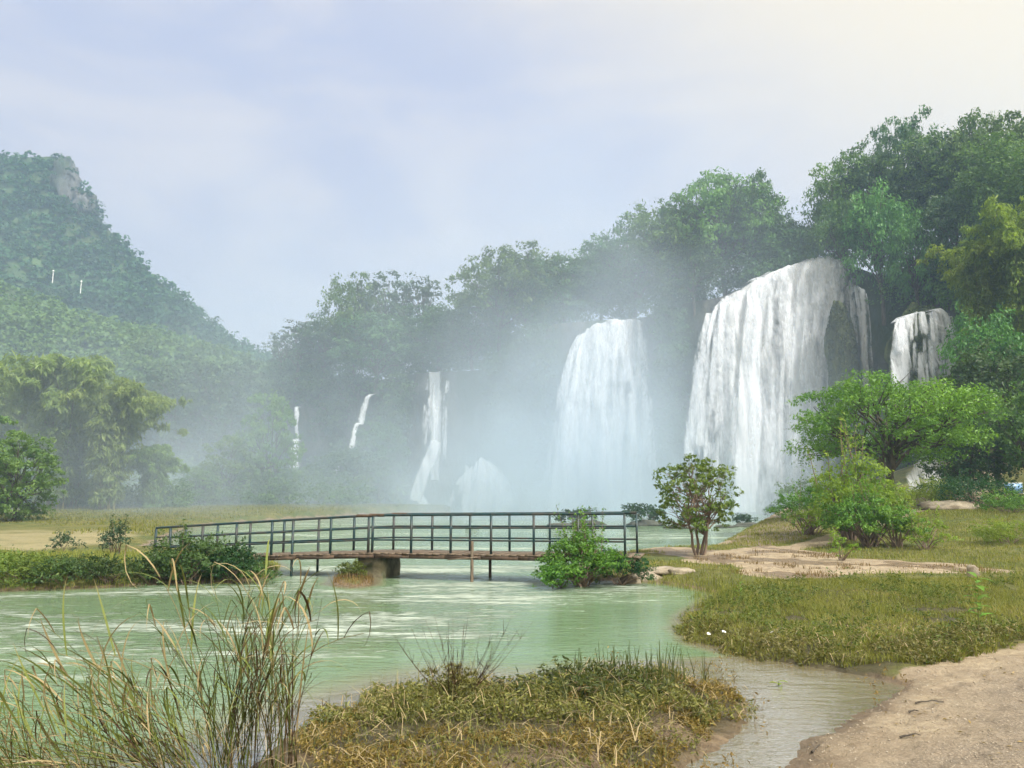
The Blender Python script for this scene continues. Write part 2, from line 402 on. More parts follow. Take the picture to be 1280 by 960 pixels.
def sdist(Pq, poly):
    """signed distance, positive inside"""
    d = np.full(len(Pq), 1e9); ins = np.zeros(len(Pq), bool)
    for a, b in zip(poly, np.roll(poly, -1, 0)):
        ab = b - a; t = np.clip(((Pq - a) @ ab) / (ab @ ab + 1e-12), 0, 1)
        d = np.minimum(d, np.linalg.norm(Pq - a - t[:, None] * ab, axis=1))
        c = (a[1] > Pq[:, 1]) != (b[1] > Pq[:, 1])
        with np.errstate(divide='ignore', invalid='ignore'):
            xi = (b[0] - a[0]) * (Pq[:, 1] - a[1]) / (b[1] - a[1]) + a[0]
        ins ^= c & (Pq[:, 0] < xi)
    return np.where(ins, d, -d)


w_ = lambda x, y: ('w', x, y)
P_RIGHT = poly([(690, 722), (730, 727), (790, 724), (850, 732), (900, 741), (880, 756), (858, 772), (853, 786), (872, 804), (930, 820), (1010, 834), (1090, 845),
                (1140, 858), (1105, 878), (1062, 898), (1012, 926), (975, 965), w_(1.9, 4.5), w_(1.2, 2), w_(0, -30), w_(300, -30), w_(300, 78), w_(60, 82),
                w_(30, 80), (1000, 650), (975, 657), (950, 668), (885, 689), (800, 690), (735, 699)])
P_FRONT = poly([(300, 985), (345, 925), (400, 893), (480, 872), (560, 852), (650, 862), (730, 852), (830, 846), (925, 862), (950, 885), (925, 915), (880, 942), (850, 975),
                w_(1.0, 4), w_(0.5, -20), w_(-40, -20), w_(-40, 4.6), w_(-5.2, 5.6)])
P_LEFT = poly([w_(-60, 17.5), (-100, 739), (0, 738), (120, 734), (200, 729), (290, 727), (335, 721), (345, 708), (325, 694), (200, 690), (150, 689), (60, 696), (-200, 700), w_(-60, 24)])
P_FIELD = poly([w_(-250, 20), w_(-60, 26), (0, 698), (105, 692), (185, 682), (213, 668), (240, 657), (330, 651), (420, 647), (500, 644), w_(-8, 108), w_(-30, 125), w_(-250, 150)])
P_PIER = poly([(418, 730), (442, 734), (462, 731), (466, 722), (448, 715), (420, 721)])
SANDFLAT = poly([(798, 688), (850, 694), (905, 698), (960, 696), (1010, 702), (1060, 711), (1120, 716), (1200, 722), (1245, 729), (1180, 731), (1090, 733), (1040, 738), (975, 736), (930, 730), (890, 716), (840, 706), (805, 699)])
PATHS = [(poly([(795, 690), (850, 699), (905, 706), (960, 707), (1010, 713), (1100, 717), (1180, 724), (1240, 728)]), 0.62),
         (poly([(960, 700), (1010, 697), (1070, 686), (1130, 676), (1200, 664), (1280, 650), (1400, 640)]), 0.75)]


def pdist(Pq, line):
    d = np.full(len(Pq), 1e9)
    for a, b in zip(line[:-1], line[1:]):
        ab = b - a; t = np.clip(((Pq - a) @ ab) / (ab @ ab), 0, 1)
        d = np.minimum(d, np.linalg.norm(Pq - a - t[:, None] * ab, axis=1))
    return d


def ground_z(Pq):
    Pq = np.asarray(Pq, float); x, y = Pq[:, 0], Pq[:, 1]
    P3 = np.column_stack([x, y, 0 * x])
    wob = vnoise(P3, 1.3, 3, 3) * 0.16 * sstep(3, 30, y) + vnoise(P3, 2.8, 5, 3) * 0.07
    dR, dF, dL, dS, dP = [sdist(Pq, p) + wob for p in (P_RIGHT, P_FRONT, P_LEFT, P_FIELD, P_PIER)]
    z = np.full(len(x), -0.75)
    def land(d, slope, h, w): return np.where(d < 0, np.maximum(d * slope, -0.75), h * (1 - np.exp(-d / w)))
    zR = land(dR, np.where(y > 11.0, 0.9, 0.25), 0.09 + 0.17 * sstep(15, 20, y), 0.6)
    zR = np.where(dR > 0, zR + 1.25 * sstep(4, 24, x) * sstep(16, 42, y) + np.clip(x - 30, 0, 400) * 0.35 * sstep(30, 60, y) + np.clip(0.02 * (x - 2.5), 0, 0.2) * (y < 12), zR)
    zF = land(dF, 0.25, 0.10, 0.5)
    zL = land(dL, 0.6, 0.34, 0.5); zS = np.where(dS > 0, land(dS, 0.3, 0.25, 1.5) + 0.9 * sstep(50, 100, y), land(dS, 0.3, 0.25, 1.5)); zP = land(dP, 0.8, 0.10, 0.3)
    z = np.maximum.reduce([z, zR, zF, zL, zS, zP])
    z = np.where((z < -0.02) & (y < 11) & (x > 1.2), np.maximum(z, -0.10), z)
    lv = z > -0.02
    z = z + lv * (vnoise(P3, 0.8, 8, 3) * 0.05 + vnoise(P3, 4.0, 9, 3) * 0.015)
    near = lv * sstep(13, 10, y); z = z + near * (vnoise(P3, 2.4, 18, 3) * 0.03 + np.abs(vnoise(P3, 5.5, 19, 2)) * -0.03)
    z = z + 0.8 * sstep(120, 200, y)
    return z, dR, dF, dL, dS


def graded(lo, hi, c0, c1, step, growth=1.09):
    mid = list(np.arange(c0, c1 + 1e-6, step)); a, s = mid[-1], step; up = []
    while a < hi: s *= growth; a += s; up.append(min(a, hi))
    a, s = mid[0], step; dn = []
    while a > lo: s *= growth; a -= s; dn.append(max(a, lo))
    return np.array(dn[::-1] + mid + up)


gx = graded(-700, 700, -9, 14, 0.12, 1.05); gy = graded(-60, 900, 4.5, 19, 0.10, 1.025)
GX, GY = np.meshgrid(gx, gy, indexing='ij'); PQ = np.column_stack([GX.ravel(), GY.ravel()])
gz, dR, dF, dL, dS = ground_z(PQ)
x_, y_ = PQ[:, 0], PQ[:, 1]
sand = np.zeros(len(PQ)); mud = np.zeros(len(PQ)); tan = np.zeros(len(PQ))
SANDPOLY = poly([(1135, 850), (1200, 838), (1290, 822), (1500, 800), w_(30, 8), w_(30, -30), w_(0.4, -30), w_(1.4, 4), (965, 972), (1012, 926), (1062, 898), (1105, 878)])
dSand = sdist(PQ, SANDPOLY)
sand = np.maximum(sand, sstep(-0.35, 0.15, dSand))
for ln, wd in PATHS:
    sand = np.maximum(sand, 1 - sstep(wd * 0.55, wd * 1.25, pdist(PQ, ln) + vnoise(np.column_stack([PQ, 0 * x_]), 1.2, 4) * 0.25))
sand = np.maximum(sand, sstep(-0.25, 0.25, sdist(PQ, SANDFLAT) + vnoise(np.column_stack([PQ, 0 * x_]), 0.9, 14) * 1.3 - 0.1))
sand = np.maximum(sand, 0.85 * (1 - sstep(0.3, 1.6, np.abs(sdist(PQ, P_RIGHT)))) * (y_ > 22) * (x_ > 2))
mud = np.maximum(mud, sstep(0.10, -0.02, gz) * 1.0) * (dSand < 0.2)
mud = np.maximum(mud, 0.95 * (sdist(PQ, P_FRONT) > -0.3))
mud = np.maximum(mud, 0.7 * (sdist(PQ, poly([(905, 690), (960, 668), (1010, 655), (1060, 668), (1010, 690), (950, 697)])) > 0))
mud = np.maximum(mud, 0.75 * sstep(-0.1, 0.4, sdist(PQ, SANDFLAT)) * (vnoise(np.column_stack([PQ, 0 * x_]), 0.7, 44, 3) > 0.12))
peat = sstep(-0.1, 0.3, sdist(PQ, P_FRONT)) * sstep(-0.15, 0.10, vnoise(np.column_stack([PQ, 0 * x_]), 1.3, 77, 3) + (y_ - 7.2) * 0.5)
peat = np.maximum(peat, (sdist(PQ, P_RIGHT) > -0.25) * (y_ < 17.5) * (dSand < -0.25) * (x_ < 30))
damp = sstep(0.09, 0.0, gz) * (dSand > -0.4)
tan = 0.6 * sstep(0, 2, dS) * sstep(58, 40, y_) * (x_ < 0)
gm = mesh('ground', np.column_stack([PQ, gz]), grid_faces(len(gx), len(gy))[:, ::-1], MT['ground'], {'sand': sand, 'mud': mud, 'tan': tan, 'peat': peat, 'damp': damp, 'grit': sstep(0.2, 1.3, dSand + vnoise(np.column_stack([PQ, 0 * x_]), 0.8, 64, 3) * 0.8)}, True)
tag(link('ground', gm), kind='structure')


def gzat(x, y): return float(ground_z(np.array([[x, y]]))[0][0])


# the river
rx = graded(-220, 90, -9, 10, 0.3, 1.05); ry = graded(0.5, 150, 5, 20, 0.25, 1.04)
RX, RY = np.meshgrid(rx, ry, indexing='ij'); RQ = np.column_stack([RX.ravel(), RY.ravel()])
rz_ = ground_z(RQ)[0]
depth = np.clip(-rz_, 0, 2)
shal = ((RQ[:, 1] < 11) & (RQ[:, 0] > 1.2))
rapid = sstep(0.2, 0.7, depth) * (1 - 0.9 * sstep(-1.2, 2.0, RQ[:, 0] - 0.05 * (RQ[:, 1] - 10)) * sstep(19.5, 16.5, RQ[:, 1])) * (0.45 + 0.55 * sstep(9, 14, RQ[:, 1]))
rapid = rapid * (1 - 0.45 * sstep(23, 30, RQ[:, 1]))
rm = mesh('river', np.column_stack([RQ, np.zeros(len(RQ))]), grid_faces(len(rx), len(ry))[:, ::-1], MT['water'], {'depth': depth, 'rapid': rapid}, True)
tag(link('river', rm), kind='structure')


# ---------------------------------------------------------------- foliage
def leafcards(rng, C, size, N=None, asp=0.45, T=None, spread=0.8, jit=0.4):
    n = len(C)
    nor = rng.normal(size=(n, 3)) * spread + (N if N is not None else np.array([0, 0, 0.6]))
    nor /= np.linalg.norm(nor, axis=1)[:, None] + 1e-9
    t = (rng.normal(size=(n, 3)) if T is None else T + rng.normal(size=(n, 3)) * 0.35)
    t -= nor * np.sum(t * nor, 1)[:, None]; t /= np.linalg.norm(t, axis=1)[:, None] + 1e-9
    b = np.cross(nor, t)
    L = (size * (1 + jit * (rng.random(n) * 2 - 1)))[:, None]; Wd = L * asp
    V = np.stack([C - t * L * 0.5, C + b * Wd * 0.5 + nor * L * 0.06, C + t * L * 0.5, C - b * Wd * 0.5 + nor * L * 0.06], 1)
    return V.reshape(-1, 3), np.arange(n * 4).reshape(n, 4)


def foliage(rng, cen, rad, sub, per, leaf, asp=0.5, subr=0.36, flat=0.7, droop=0.0, low=-0.35):
    """leaves in sub-clumps on the skins of clumps: uneven outline, gaps, light and dark masses"""
    cen = np.asarray(cen, float); rad = np.asarray(rad, float)
    if rad.ndim == 1: rad = np.column_stack([rad, rad, rad * flat])
    K = len(cen)
    k = np.repeat(np.arange(K), sub)
    d = rng.normal(size=(len(k), 3)); d /= np.linalg.norm(d, axis=1)[:, None]
    flip = (d[:, 2] < low) & (rng.random(len(k)) < 0.75); d[flip, 2] *= -1
    sc = cen[k] + d * rad[k] * (0.62 + 0.42 * rng.random((len(k), 1)))
    j = np.repeat(np.arange(len(k)), per)
    g = rng.normal(size=(len(j), 3)); g /= np.linalg.norm(g, axis=1)[:, None]; g *= rng.random((len(j), 1)) ** 0.5
    rs = (rad[k].mean(1) * subr)[j][:, None] * (0.7 + 0.6 * rng.random((len(k), 1)))[j]
    P = sc[j] + g * rs * np.array([1.15, 1.15, 0.62])
    if droop: P[:, 2] -= droop * rng.random(len(P)) ** 2 * rs[:, 0]
    Nn = d[j] * 0.7 + g * 0.5 + np.array([0, 0, 0.55])
    T = None
    if droop: T = d[j] * 0.5 + np.array([0, 0, -0.9])
    V, F = leafcards(rng, P, leaf, Nn, asp, T)
    tint = rng.random(K)[k][j] * 0.35 + rng.random(len(k))[j] * 0.35 + rng.random(len(j)) * 0.3
    return V, F, np.repeat(tint, 4)


def build_foliage(name, parts, mat):
    V, F, T, n = [], [], [], 0
    for v, f, t in parts:
        V.append(v); F.append(f + n); T.append(t); n += len(v)
    return mesh(name, np.concatenate(V), np.concatenate(F), mat, {'tint': np.concatenate(T)})


def curve(a, b, sag, n=6, wob=0.0, rng=None):
    a, b = np.array(a, float), np.array(b, float); t = np.linspace(0, 1, n)[:, None]
    P = a + (b - a) * t; P[:, 2] += sag * 4 * (t * (1 - t))[:, 0]
    if wob and rng is not None: P[1:-1] += rng.normal(size=(n - 2, 3)) * wob
    return P


def tree_proto(seed, H, Rc, base, ncl, sub, per, leaf, lm, bm='bark', flat=0.72, clr=0.40, trad=None, asp=0.5, lean=0.0, nstem=1, droop=0.0, hollow=0.25, zlow=1.45, split=False):
    rng = np.random.default_rng(seed); mid = base + (H - base) * 0.45
    i = np.arange(ncl) + 0.5; ph = i * 2.39996 + rng.random(ncl) * 0.7
    zz = 1 - zlow * i / ncl; rr = np.sqrt(np.clip(1 - zz ** 2, 0.03, 1)) * (1 - hollow * rng.random(ncl))
    hh = (H - base) * 0.5
    cr = Rc * clr * (0.75 + 0.5 * rng.random(ncl))
    cen = np.column_stack([np.cos(ph) * rr * (Rc - cr * 0.75) + lean * H * 0.3, np.sin(ph) * rr * (Rc - cr * 0.75), base + hh + zz * (hh - cr * flat * 0.8) + rng.normal(size=ncl) * hh * 0.10])
    V, F, T = foliage(rng, cen, cr, sub, per, leaf, asp, flat=flat, droop=droop)
    crown = mesh('crown', V, F, MT[lm], {'tint': T})
    mb = MB(); trad = trad or H * 0.022
    forks = []
    for s in range(nstem):
        an = s * 2.4 + rng.random(); sp = 0.0 if nstem == 1 else Rc * 0.28
        top = np.array((lean * H * 0.3 + math.cos(an) * sp, math.sin(an) * sp, mid))
        P = curve((math.cos(an) * trad * (nstem > 1), math.sin(an) * trad * (nstem > 1), -0.4), top, 0, 7, trad * 0.5, rng)
        mb.tube(P, np.linspace(trad * 1.25, trad * 0.55, 7) / (1 if nstem == 1 else 1.5), 8); forks.append(P)
    trunk_mb, limbs = mb, []
    for q, c in enumerate(cen):
        if split: mb = MB(); limbs.append(mb)
        P = forks[q % nstem]; a = P[3 + q % 4]
        mb.tube(curve(a, c, 0.06 * H * rng.random(), 6, Rc * 0.03, rng), np.linspace(trad * 0.45, trad * 0.08, 6), 5)
        for w in range(3):
            d = rng.normal(size=3); d[2] = abs(d[2]) * 0.6
            s0 = a + (c - a) * 0.7
            mb.tube(curve(s0, c + d * cr[q] * 0.55, 0.02 * H, 4), np.linspace(trad * 0.16, trad * 0.03, 4), 4)
    return dict(H=H, parts=[('trunk', trunk_mb.build('trunk', MT[bm], True)), ('crown', crown)], subs=[('limb', l.build('limb', MT[bm], True)) for l in limbs])


def bamboo_proto(seed, H, Rc, nc, leaf, lm, dens=1.0, asp=0.22):
    rng = np.random.default_rng(seed); mb = MB(); cen = []; rad = []
    for c in range(nc):
        an = rng.random() * 6.283; r0 = Rc * 0.16 * math.sqrt(rng.random()); out_ = Rc * (0.25 + 0.75 * rng.random()); h = H * (0.68 + 0.32 * rng.random())
        t = np.linspace(0, 1, 11)
        rr = r0 + out_ * t ** 2.4; zz = h * (np.sin(t * 1.75) / math.sin(1.57)) - h * 0.10 * t ** 5
        P = np.column_stack([np.cos(an) * rr, np.sin(an) * rr, zz - 0.3 * (1 - t)])
        mb.tube(P, np.linspace(H * 0.004, H * 0.001, 11), 5)
        for q in np.linspace(0.12, 1.0, int(12 * dens)):
            p = np.array([np.interp(q, t, P[:, k]) for k in range(3)]); cen.append(p + rng.normal(size=3) * H * 0.022); rad.append(H * (0.040 + 0.034 * math.sin(q * 3.0)))
    V, F, T = foliage(rng, cen, np.array(rad), 7, 13, leaf, asp, subr=0.5, flat=0.62, droop=0.9)
    return dict(H=H, parts=[('culms', mb.build('culms', MT['culm'], True)), ('foliage', mesh('foliage', V, F, MT[lm], {'tint': T}))])


def place(pr, name, label, cat, loc, h, rz=0.0, wide=1.0, group=None):
    s = h / pr['H']
    o = thing(name, label, cat, tuple(loc), rz, (s * wide, s * wide, s), group)
    ps = [link(n, me, o) for n, me in pr['parts']]
    for n, me in pr.get('subs', []): link(n, me, ps[0])
    return o


# ---------------------------------------------------------------- mountains on the left
rng = np.random.default_rng(11)


def hill(name, prof, D, front, back, mat, seed, rugged):
    """a ridge whose skyline follows prof (u, v) at distance D, sloping towards the river and away behind"""
    us = np.array([p[0] for p in prof], float); pts = np.array([at(p[0], p[1], D) for p in prof])
    xs = np.linspace(pts[0, 0], pts[-1, 0], 110); zs = np.interp(xs, pts[:, 0], pts[:, 2])
    t = np.linspace(0, 1, 46); tb = np.linspace(0, 1, 10)[1:]
    V = []
    for x0, z0 in zip(xs, zs):
        for q in t: V.append((x0 * (1 - 0.12 * (1 - q)), D - front * (1 - q), z0 * (q ** 1.25)))
        for q in tb: V.append((x0, D + back * q, z0 * (1 - q) ** 1.4 - 2 * q))
    V = np.array(V); amp = np.clip(V[:, 2] / 30, 0, 1) * np.clip(np.abs(V[:, 1] - D) / (front * 0.12), 0.12, 1)
    V[:, 2] += vnoise(V, 1 / 38, seed, 4) * rugged * amp; V[:, 1] += vnoise(V, 1 / 30, seed + 2, 4) * rugged * amp
    m = len(t) + len(tb)
    o = tag(link(name, mesh(name, V, grid_faces(len(xs), m), mat, None, True)), kind='structure')
    return V.reshape(len(xs), m, 3)[:, :len(t)]


PROF1 = [(-420, 330), (-300, 250), (-160, 215), (-60, 200), (0, 200), (40, 197), (72, 196), (86, 206), (91, 226), (112, 244), (121, 268), (150, 300), (180, 333), (205, 358), (240, 384), (268, 410), (300, 433), (326, 444), (380, 462), (460, 490), (560, 540)]
PROF2 = [(-420, 330), (-200, 330), (-60, 345), (0, 356), (60, 378), (120, 402), (170, 414), (225, 424), (280, 446), (330, 462), (400, 480), (480, 510), (560, 560)]
G1 = hill('mountain', PROF1, 340, 110, 160, MT['hillsoil'], 3, 13)
G2 = hill('foothill', PROF2, 225, 110, 60, MT['hillsoil'], 6, 7)


def cover(name, label, G, n, rmin, rmax, sub, per, leaf, mat, seed, cut=0.06, tall=0.75):
    rng = np.random.default_rng(seed); a, b = G.shape[:2]
    ii = rng.random(n) * (a - 1.001); jj = (cut + (1 - cut) * rng.random(n) ** 0.8) * (b - 1.001)
    i0, j0 = ii.astype(int), jj.astype(int); fi, fj = (ii - i0)[:, None], (jj - j0)[:, None]
    P = (G[i0, j0] * (1 - fi) + G[i0 + 1, j0] * fi) * (1 - fj) + (G[i0, j0 + 1] * (1 - fi) + G[i0 + 1, j0 + 1] * fi) * fj
    sel = np.abs(P[:, 0] / P[:, 1]) < 0.95; P = P[sel]
    rad = rmin + (rmax - rmin) * rng.random(len(P)) ** 2
    P[:, 2] += rad * 0.3
    V, F, T = foliage(rng, P, rad, sub, per, leaf, 0.6, subr=0.42, flat=tall, low=0.0)
    patch = np.clip(vnoise(V[::4] , 1 / 26, seed, 3) * 0.55 + 0.5, 0, 1)
    T = np.clip(T * 0.55 + np.repeat(patch, 4) * 0.5, 0, 1)
    return tag(link(name, mesh(name, V, F, MT[mat], {'tint': T})), label, 'forest', kind='stuff')


cover('mountain_forest', 'dense blue green forest covering the steep limestone mountain', G1, 9000, 1.8, 4.8, 6, 5, 1.7, 'leaf_mount', 21)
cover('foothill_forest', 'lighter green scrub and trees on the slope below the mountain', G2, 7000, 1.2, 3.6, 6, 5, 1.2, 'leaf_foot', 22)


cover('mountain_forest', 'taller dark trees standing out of the mountain forest', G1, 420, 3.6, 6.5, 12, 9, 1.3, 'leaf_dark', 23, 0.1, 0.95)
cover('foothill_forest', 'taller trees scattered over the slope below the mountain', G2, 300, 2.6, 5.0, 12, 9, 1.0, 'leaf_forest_b', 24, 0.1, 0.95)


def rock_lump(seed, r, squash=(1, 1, 1), amp=0.25, freq=0.9, res=(28, 18), smooth=True, mat='rock'):
    th = np.linspace(0, 2 * np.pi, res[0], endpoint=False); ph = np.linspace(0.02, np.pi - 0.02, res[1])
    A, B = np.meshgrid(th, ph, indexing='ij'); d = np.column_stack([(np.cos(A) * np.sin(B)).ravel(), (np.sin(A) * np.sin(B)).ravel(), np.cos(B).ravel()])
    k = 1 + vnoise(d, 1.6 * freq, seed, 4) * amp * 1.6
    V = d * k[:, None] * r * np.array(squash)
    i = np.arange(res[0] * res[1]).reshape(res); j = np.roll(i, -1, 0)
    F = np.stack([i[:, :-1], i[:, 1:], j[:, 1:], j[:, :-1]], -1).reshape(-1, 4)
    return mesh('rock', V, F, MT[mat], None, smooth)


for nm, u, v, D, r, sq, lab in (('cliff_rock', 80, 234, 335, 7.5, (0.85, 0.8, 1.7), 'bare pale limestone cliff just under the mountain summit'),
                                ('cliff_rock', 106, 258, 336, 5.5, (1.0, 0.8, 1.2), 'smaller grey limestone outcrop stepping down right of the summit')):
    tag(link(nm, rock_lump(31 + u, r, sq, 0.3, 1.6, (36, 26), mat='limestone'), None, tuple(at(u, v, D))), lab, 'rock')
for u, v, lab in ((66, 347, 'white post on the mountainside, the higher of two'), (101, 360, 'white post on the mountainside, the lower of two')):
    mb = MB(); mb.tube([(0, 0, -1.6), (0, 0, 1.9)], [0.13, 0.10], 8); mb.tube([(0, 0, 1.9), (0, 0, 2.3)], [0.34, 0.05], 8)
    tag(link('marker_post', mb.build('marker_post', MT['white']), None, tuple(at(u, v, 218))), lab, 'post', 'white posts on the mountainside')

sr = np.random.default_rng(33)
SP = np.array([at(u, v, D) for u, v, D in ((66, 205, 333), (74, 200, 334), (84, 203, 334), (90, 214, 331), (62, 222, 330), (66, 240, 328), (72, 256, 327), (96, 238, 333), (108, 240, 333), (118, 250, 333), (122, 264, 332), (96, 262, 328), (104, 274, 328), (114, 278, 330), (88, 262, 328), (82, 268, 326))])
V, F, T = foliage(sr, SP + sr.normal(size=SP.shape) * 0.8, 2.0 + 1.6 * sr.random(len(SP)), 12, 8, 1.0, 0.6, subr=0.42)
tag(link('summit_scrub', mesh('summit_scrub', V, F, MT['leaf_mount'], {'tint': T})), 'scrub clinging round the bare cliffs under the mountain summit', 'scrub', kind='stuff')

# ---------------------------------------------------------------- the cliff and its waterfalls
CL = [(-900, 230, 500), (-300, 200, 490), (60, 172, 480), (250, 156, 478), (330, 147, 476), (400, 141, 478), (470, 137, 476), (530, 129, 466), (600, 127, 463), (650, 122, 432), (690, 117, 405),
      (745, 114, 401), (805, 114, 397), (850, 110, 380), (900, 105, 372), (950, 103, 352), (1020, 102, 326), (1065, 101, 332), (1100, 97, 345), (1150, 94, 330), (1200, 89, 312), (1270, 80, 300), (1350, 70, 300), (1480, 52, 320), (1750, 36, 380)]
cp = np.array([at(*(p[0], p[2], p[1])) for p in CL]); cu = np.array([p[0] for p in CL], float)
seg = np.concatenate([[0], np.cumsum(np.linalg.norm(np.diff(cp[:, :2], axis=0), axis=1))])
ss = np.arange(0, seg[-1], 1.3)
CX, CY, CZ, CU = [np.interp(ss, seg, a) for a in (cp[:, 0], cp[:, 1], cp[:, 2], cu)]
tt = np.concatenate([np.linspace(0, 1, 30), 1 + np.linspace(0, 1, 12)[1:]])
V = []
fw = np.interp(CU, [400, 850, 1100, 1200, 1300], [3, 2.5, 3, 9, 14])
for x0, y0, z0, f0 in zip(CX, CY, CZ, fw):
    n = np.array((x0, y0)); n = n / np.linalg.norm(n)
    for q in tt:
        if q <= 1: r_ = -f0 * (1 - q) ** 1.5; z = -1.5 + (z0 + 1.5) * q
        else: r_ = 75 * (q - 1); z = z0 + 6 * (q - 1) ** 0.7
        V.append((x0 + n[0] * r_, y0 + n[1] * r_, z))
V = np.array(V); am = np.tile(np.where(tt < 1, np.clip((1 - tt) * 8, 0, 1), np.clip((tt - 1) * 4, 0, 1)), len(ss))
V[:, 1] += (vnoise(V, 1 / 9, 5, 4) * 2.2 + vnoise(V * np.array([1, 1, .3]), 1 / 3, 6, 3) * 0.8) * am
V[:, 0] += vnoise(V, 1 / 9, 7, 4) * 1.4 * am
tag(link('cliff', mesh('cliff', V, grid_faces(len(ss), len(tt)), MT['rock'], None, True)), kind='structure')
CG = V.reshape(len(ss), len(tt), 3)


def curtain(parent, rows, ns, seed, cov=0.62, out_=2.2, edge=0.12, off=0.0, nt_=46, back=2.5, thin=None, power=0.5):
    """falling water: rows = (top u, v, D, bottom u, v) across the width; it runs over the lip and drops in a parabola"""
    rows = np.array(rows, float); k = np.linspace(0, 1, len(rows)); s = np.linspace(0, 1, ns)
    r = np.column_stack([np.interp(s, k, rows[:, c]) for c in range(5)])
    V, FL, CV = [], [], []
    for i in range(ns):
        a = at(r[i, 0], r[i, 1], r[i, 2]); b = at(r[i, 3], r[i, 4], r[i, 2] - out_)
        a[2] += vnoise(a[None] * np.array([1, 0, 0]), 0.8, seed + 5, 3)[0] * 0.55
        for t in np.linspace(-0.08, 1, nt_):
            if t < 0: p = a + np.array([0, back * (-t / 0.08), 0.25 * (-t / 0.08)])
            else:
                h = t ** power; p = np.array([a[0] + (b[0] - a[0]) * h, a[1] + (b[1] - a[1]) * h, a[2] + (b[2] - a[2]) * t])
            p[1] -= off; V.append(p); FL.append((p[0], p[2], seed * 7.7))
            e = min(s[i], 1 - s[i]); q = min(1, e / edge) if edge else 1.0; c = cov * (0.1 + 0.9 * q * q * (3 - 2 * q))
            if thin: c += np.interp(t, thin[0], thin[1])
            CV.append(c)
    V = np.array(V)
    V[:, 1] += vnoise(V * np.array([1, 1, 0.12]), 0.9, seed, 3) * 0.7 + vnoise(V * np.array([1, 1, .3]), 0.25, seed + 3, 3) * 1.0
    V[:, 0] += vnoise(V * np.array([1, 1, 0.3]), 0.35, seed + 9, 3) * 0.45
    me = mesh('water_curtain', V, grid_faces(ns, nt_), MT['fall'], {'flow': np.array(FL), 'cover': np.array(CV)}, True)
    return link('water_curtain', me, parent)


def strands(parent, rows, n, seed, out_=4.0, wid=(0.6, 2.0), off=(0.2, 1.3), full=0.35, cov=0.46):
    """loose ropes of water in front of the sheet"""
    rg = np.random.default_rng(seed); rows = np.array(rows, float); k = np.linspace(0, 1, len(rows)); V, FL, CV, Q, nn = [], [], [], [], 0
    for q in range(n):
        s = rg.random(); r = np.array([np.interp(s, k, rows[:, c]) for c in range(5)]); a = at(r[0], r[1], r[2]); b = at(r[3], r[4], r[2] - out_)
        t0 = -0.03 if rg.random() < full else rg.random() * 0.55; t1 = min(1, t0 + 0.2 + 0.7 * rg.random()); w = wid[0] + (wid[1] - wid[0]) * rg.random() ** 2; of = off[0] + (off[1] - off[0]) * rg.random()
        for i, t in enumerate(np.linspace(t0, t1, 16)):
            tc_ = max(t, 0.0); h = tc_ ** 0.5; p = a + (b - a) * np.array([h, h, tc_]); p[1] -= of * min(1, h * 2.2) - (1.5 if t < 0 else 0)
            f_ = i / 15; fade = min(1, (f_ / 0.18) if t0 > 0 else 1, (1 - f_) / 0.35); ww = w * (0.6 + 0.9 * f_)
            for j, e in enumerate((-1, -0.35, 0.35, 1)):
                V.append(p + np.array([e * ww, -0.15 * (1 - e * e), 0])); FL.append((p[0] + e * ww, p[2], seed * 3.3 + q)); CV.append(cov * fade * (0.12 if abs(e) == 1 else 1.0))
        g = np.arange(64).reshape(16, 4) + nn; Q.append(np.stack([g[:-1, :-1], g[1:, :-1], g[1:, 1:], g[:-1, 1:]], -1).reshape(-1, 4)); nn += 64
    me = mesh('water_strands', np.array(V), np.concatenate(Q), MT['fall'], {'flow': np.array(FL), 'cover': np.array(CV)}, True)
    return tag(link('water_strands', me, parent), kind='stuff')


def fall(label, anchor): return thing('waterfall', label, 'waterfall', (0, 0, 0))


f = fall('widest white waterfall pouring over a domed lip right of centre', None)
MAIN = [(888, 392, 103, 868, 640), (905, 372, 102.5, 892, 642), (940, 352, 102, 925, 645), (985, 334, 101.5, 965, 645), (1025, 322, 101, 1000, 645), (1052, 326, 100.5, 1018, 642), (1076, 344, 100.5, 1036, 640)]
curtain(f, MAIN, 120, 1, 0.55, 4.5, 0.10)
curtain(f, MAIN, 70, 2, 0.40, 3.0, 0.10, 0.9)
curtain(f, [(1000, 329, 101, 975, 600), (1030, 322, 101, 1012, 600), (1050, 328, 100.5, 1033, 600)], 40, 3, 0.62, 3.5, 0.2, 0.5)
curtain(f, [(940, 352, 101.5, 905, 640), (960, 344, 101.5, 930, 640), (975, 340, 101.5, 950, 640)], 40, 4, 0.60, 4.5, 0.25, 0.6)
curtain(f, [(893, 392, 103, 851, 640), (902, 380, 103, 862, 640), (912, 374, 103, 876, 640)], 26, 5, 0.55, 4.5, 0.45, 0.8)
curtain(f, [(1060, 352, 100, 1072, 560), (1071, 364, 99.5, 1082, 560), (1082, 366, 99, 1092, 560)], 24, 6, 0.62, 4.0, 0.5, 1.2)
strands(f, MAIN, 60, 61, 4.5)
strands(f, [(893, 392, 103, 850, 640), (912, 374, 103, 878, 640)], 22, 62, 4.5)
strands(f, [(1060, 352, 100, 1072, 560), (1082, 366, 99, 1092, 560)], 14, 63, 4.0, (0.2, 0.6))
f = fall('tall white waterfall in the middle, fading into its own spray', None)
MID = [(727, 420, 113, 680, 640), (742, 407, 113, 700, 642), (766, 401, 113, 742, 643), (790, 398, 113, 786, 643), (803, 402, 113, 814, 640)]
curtain(f, MID, 80, 7, 0.56, 4.5, 0.10)
curtain(f, MID[:4], 60, 8, 0.50, 4.0, 0.12, 0.9)
strands(f, MID, 40, 64, 4.5)
f = fall('thin stepped waterfall left of the middle fall, zigzagging down dark rock', None)
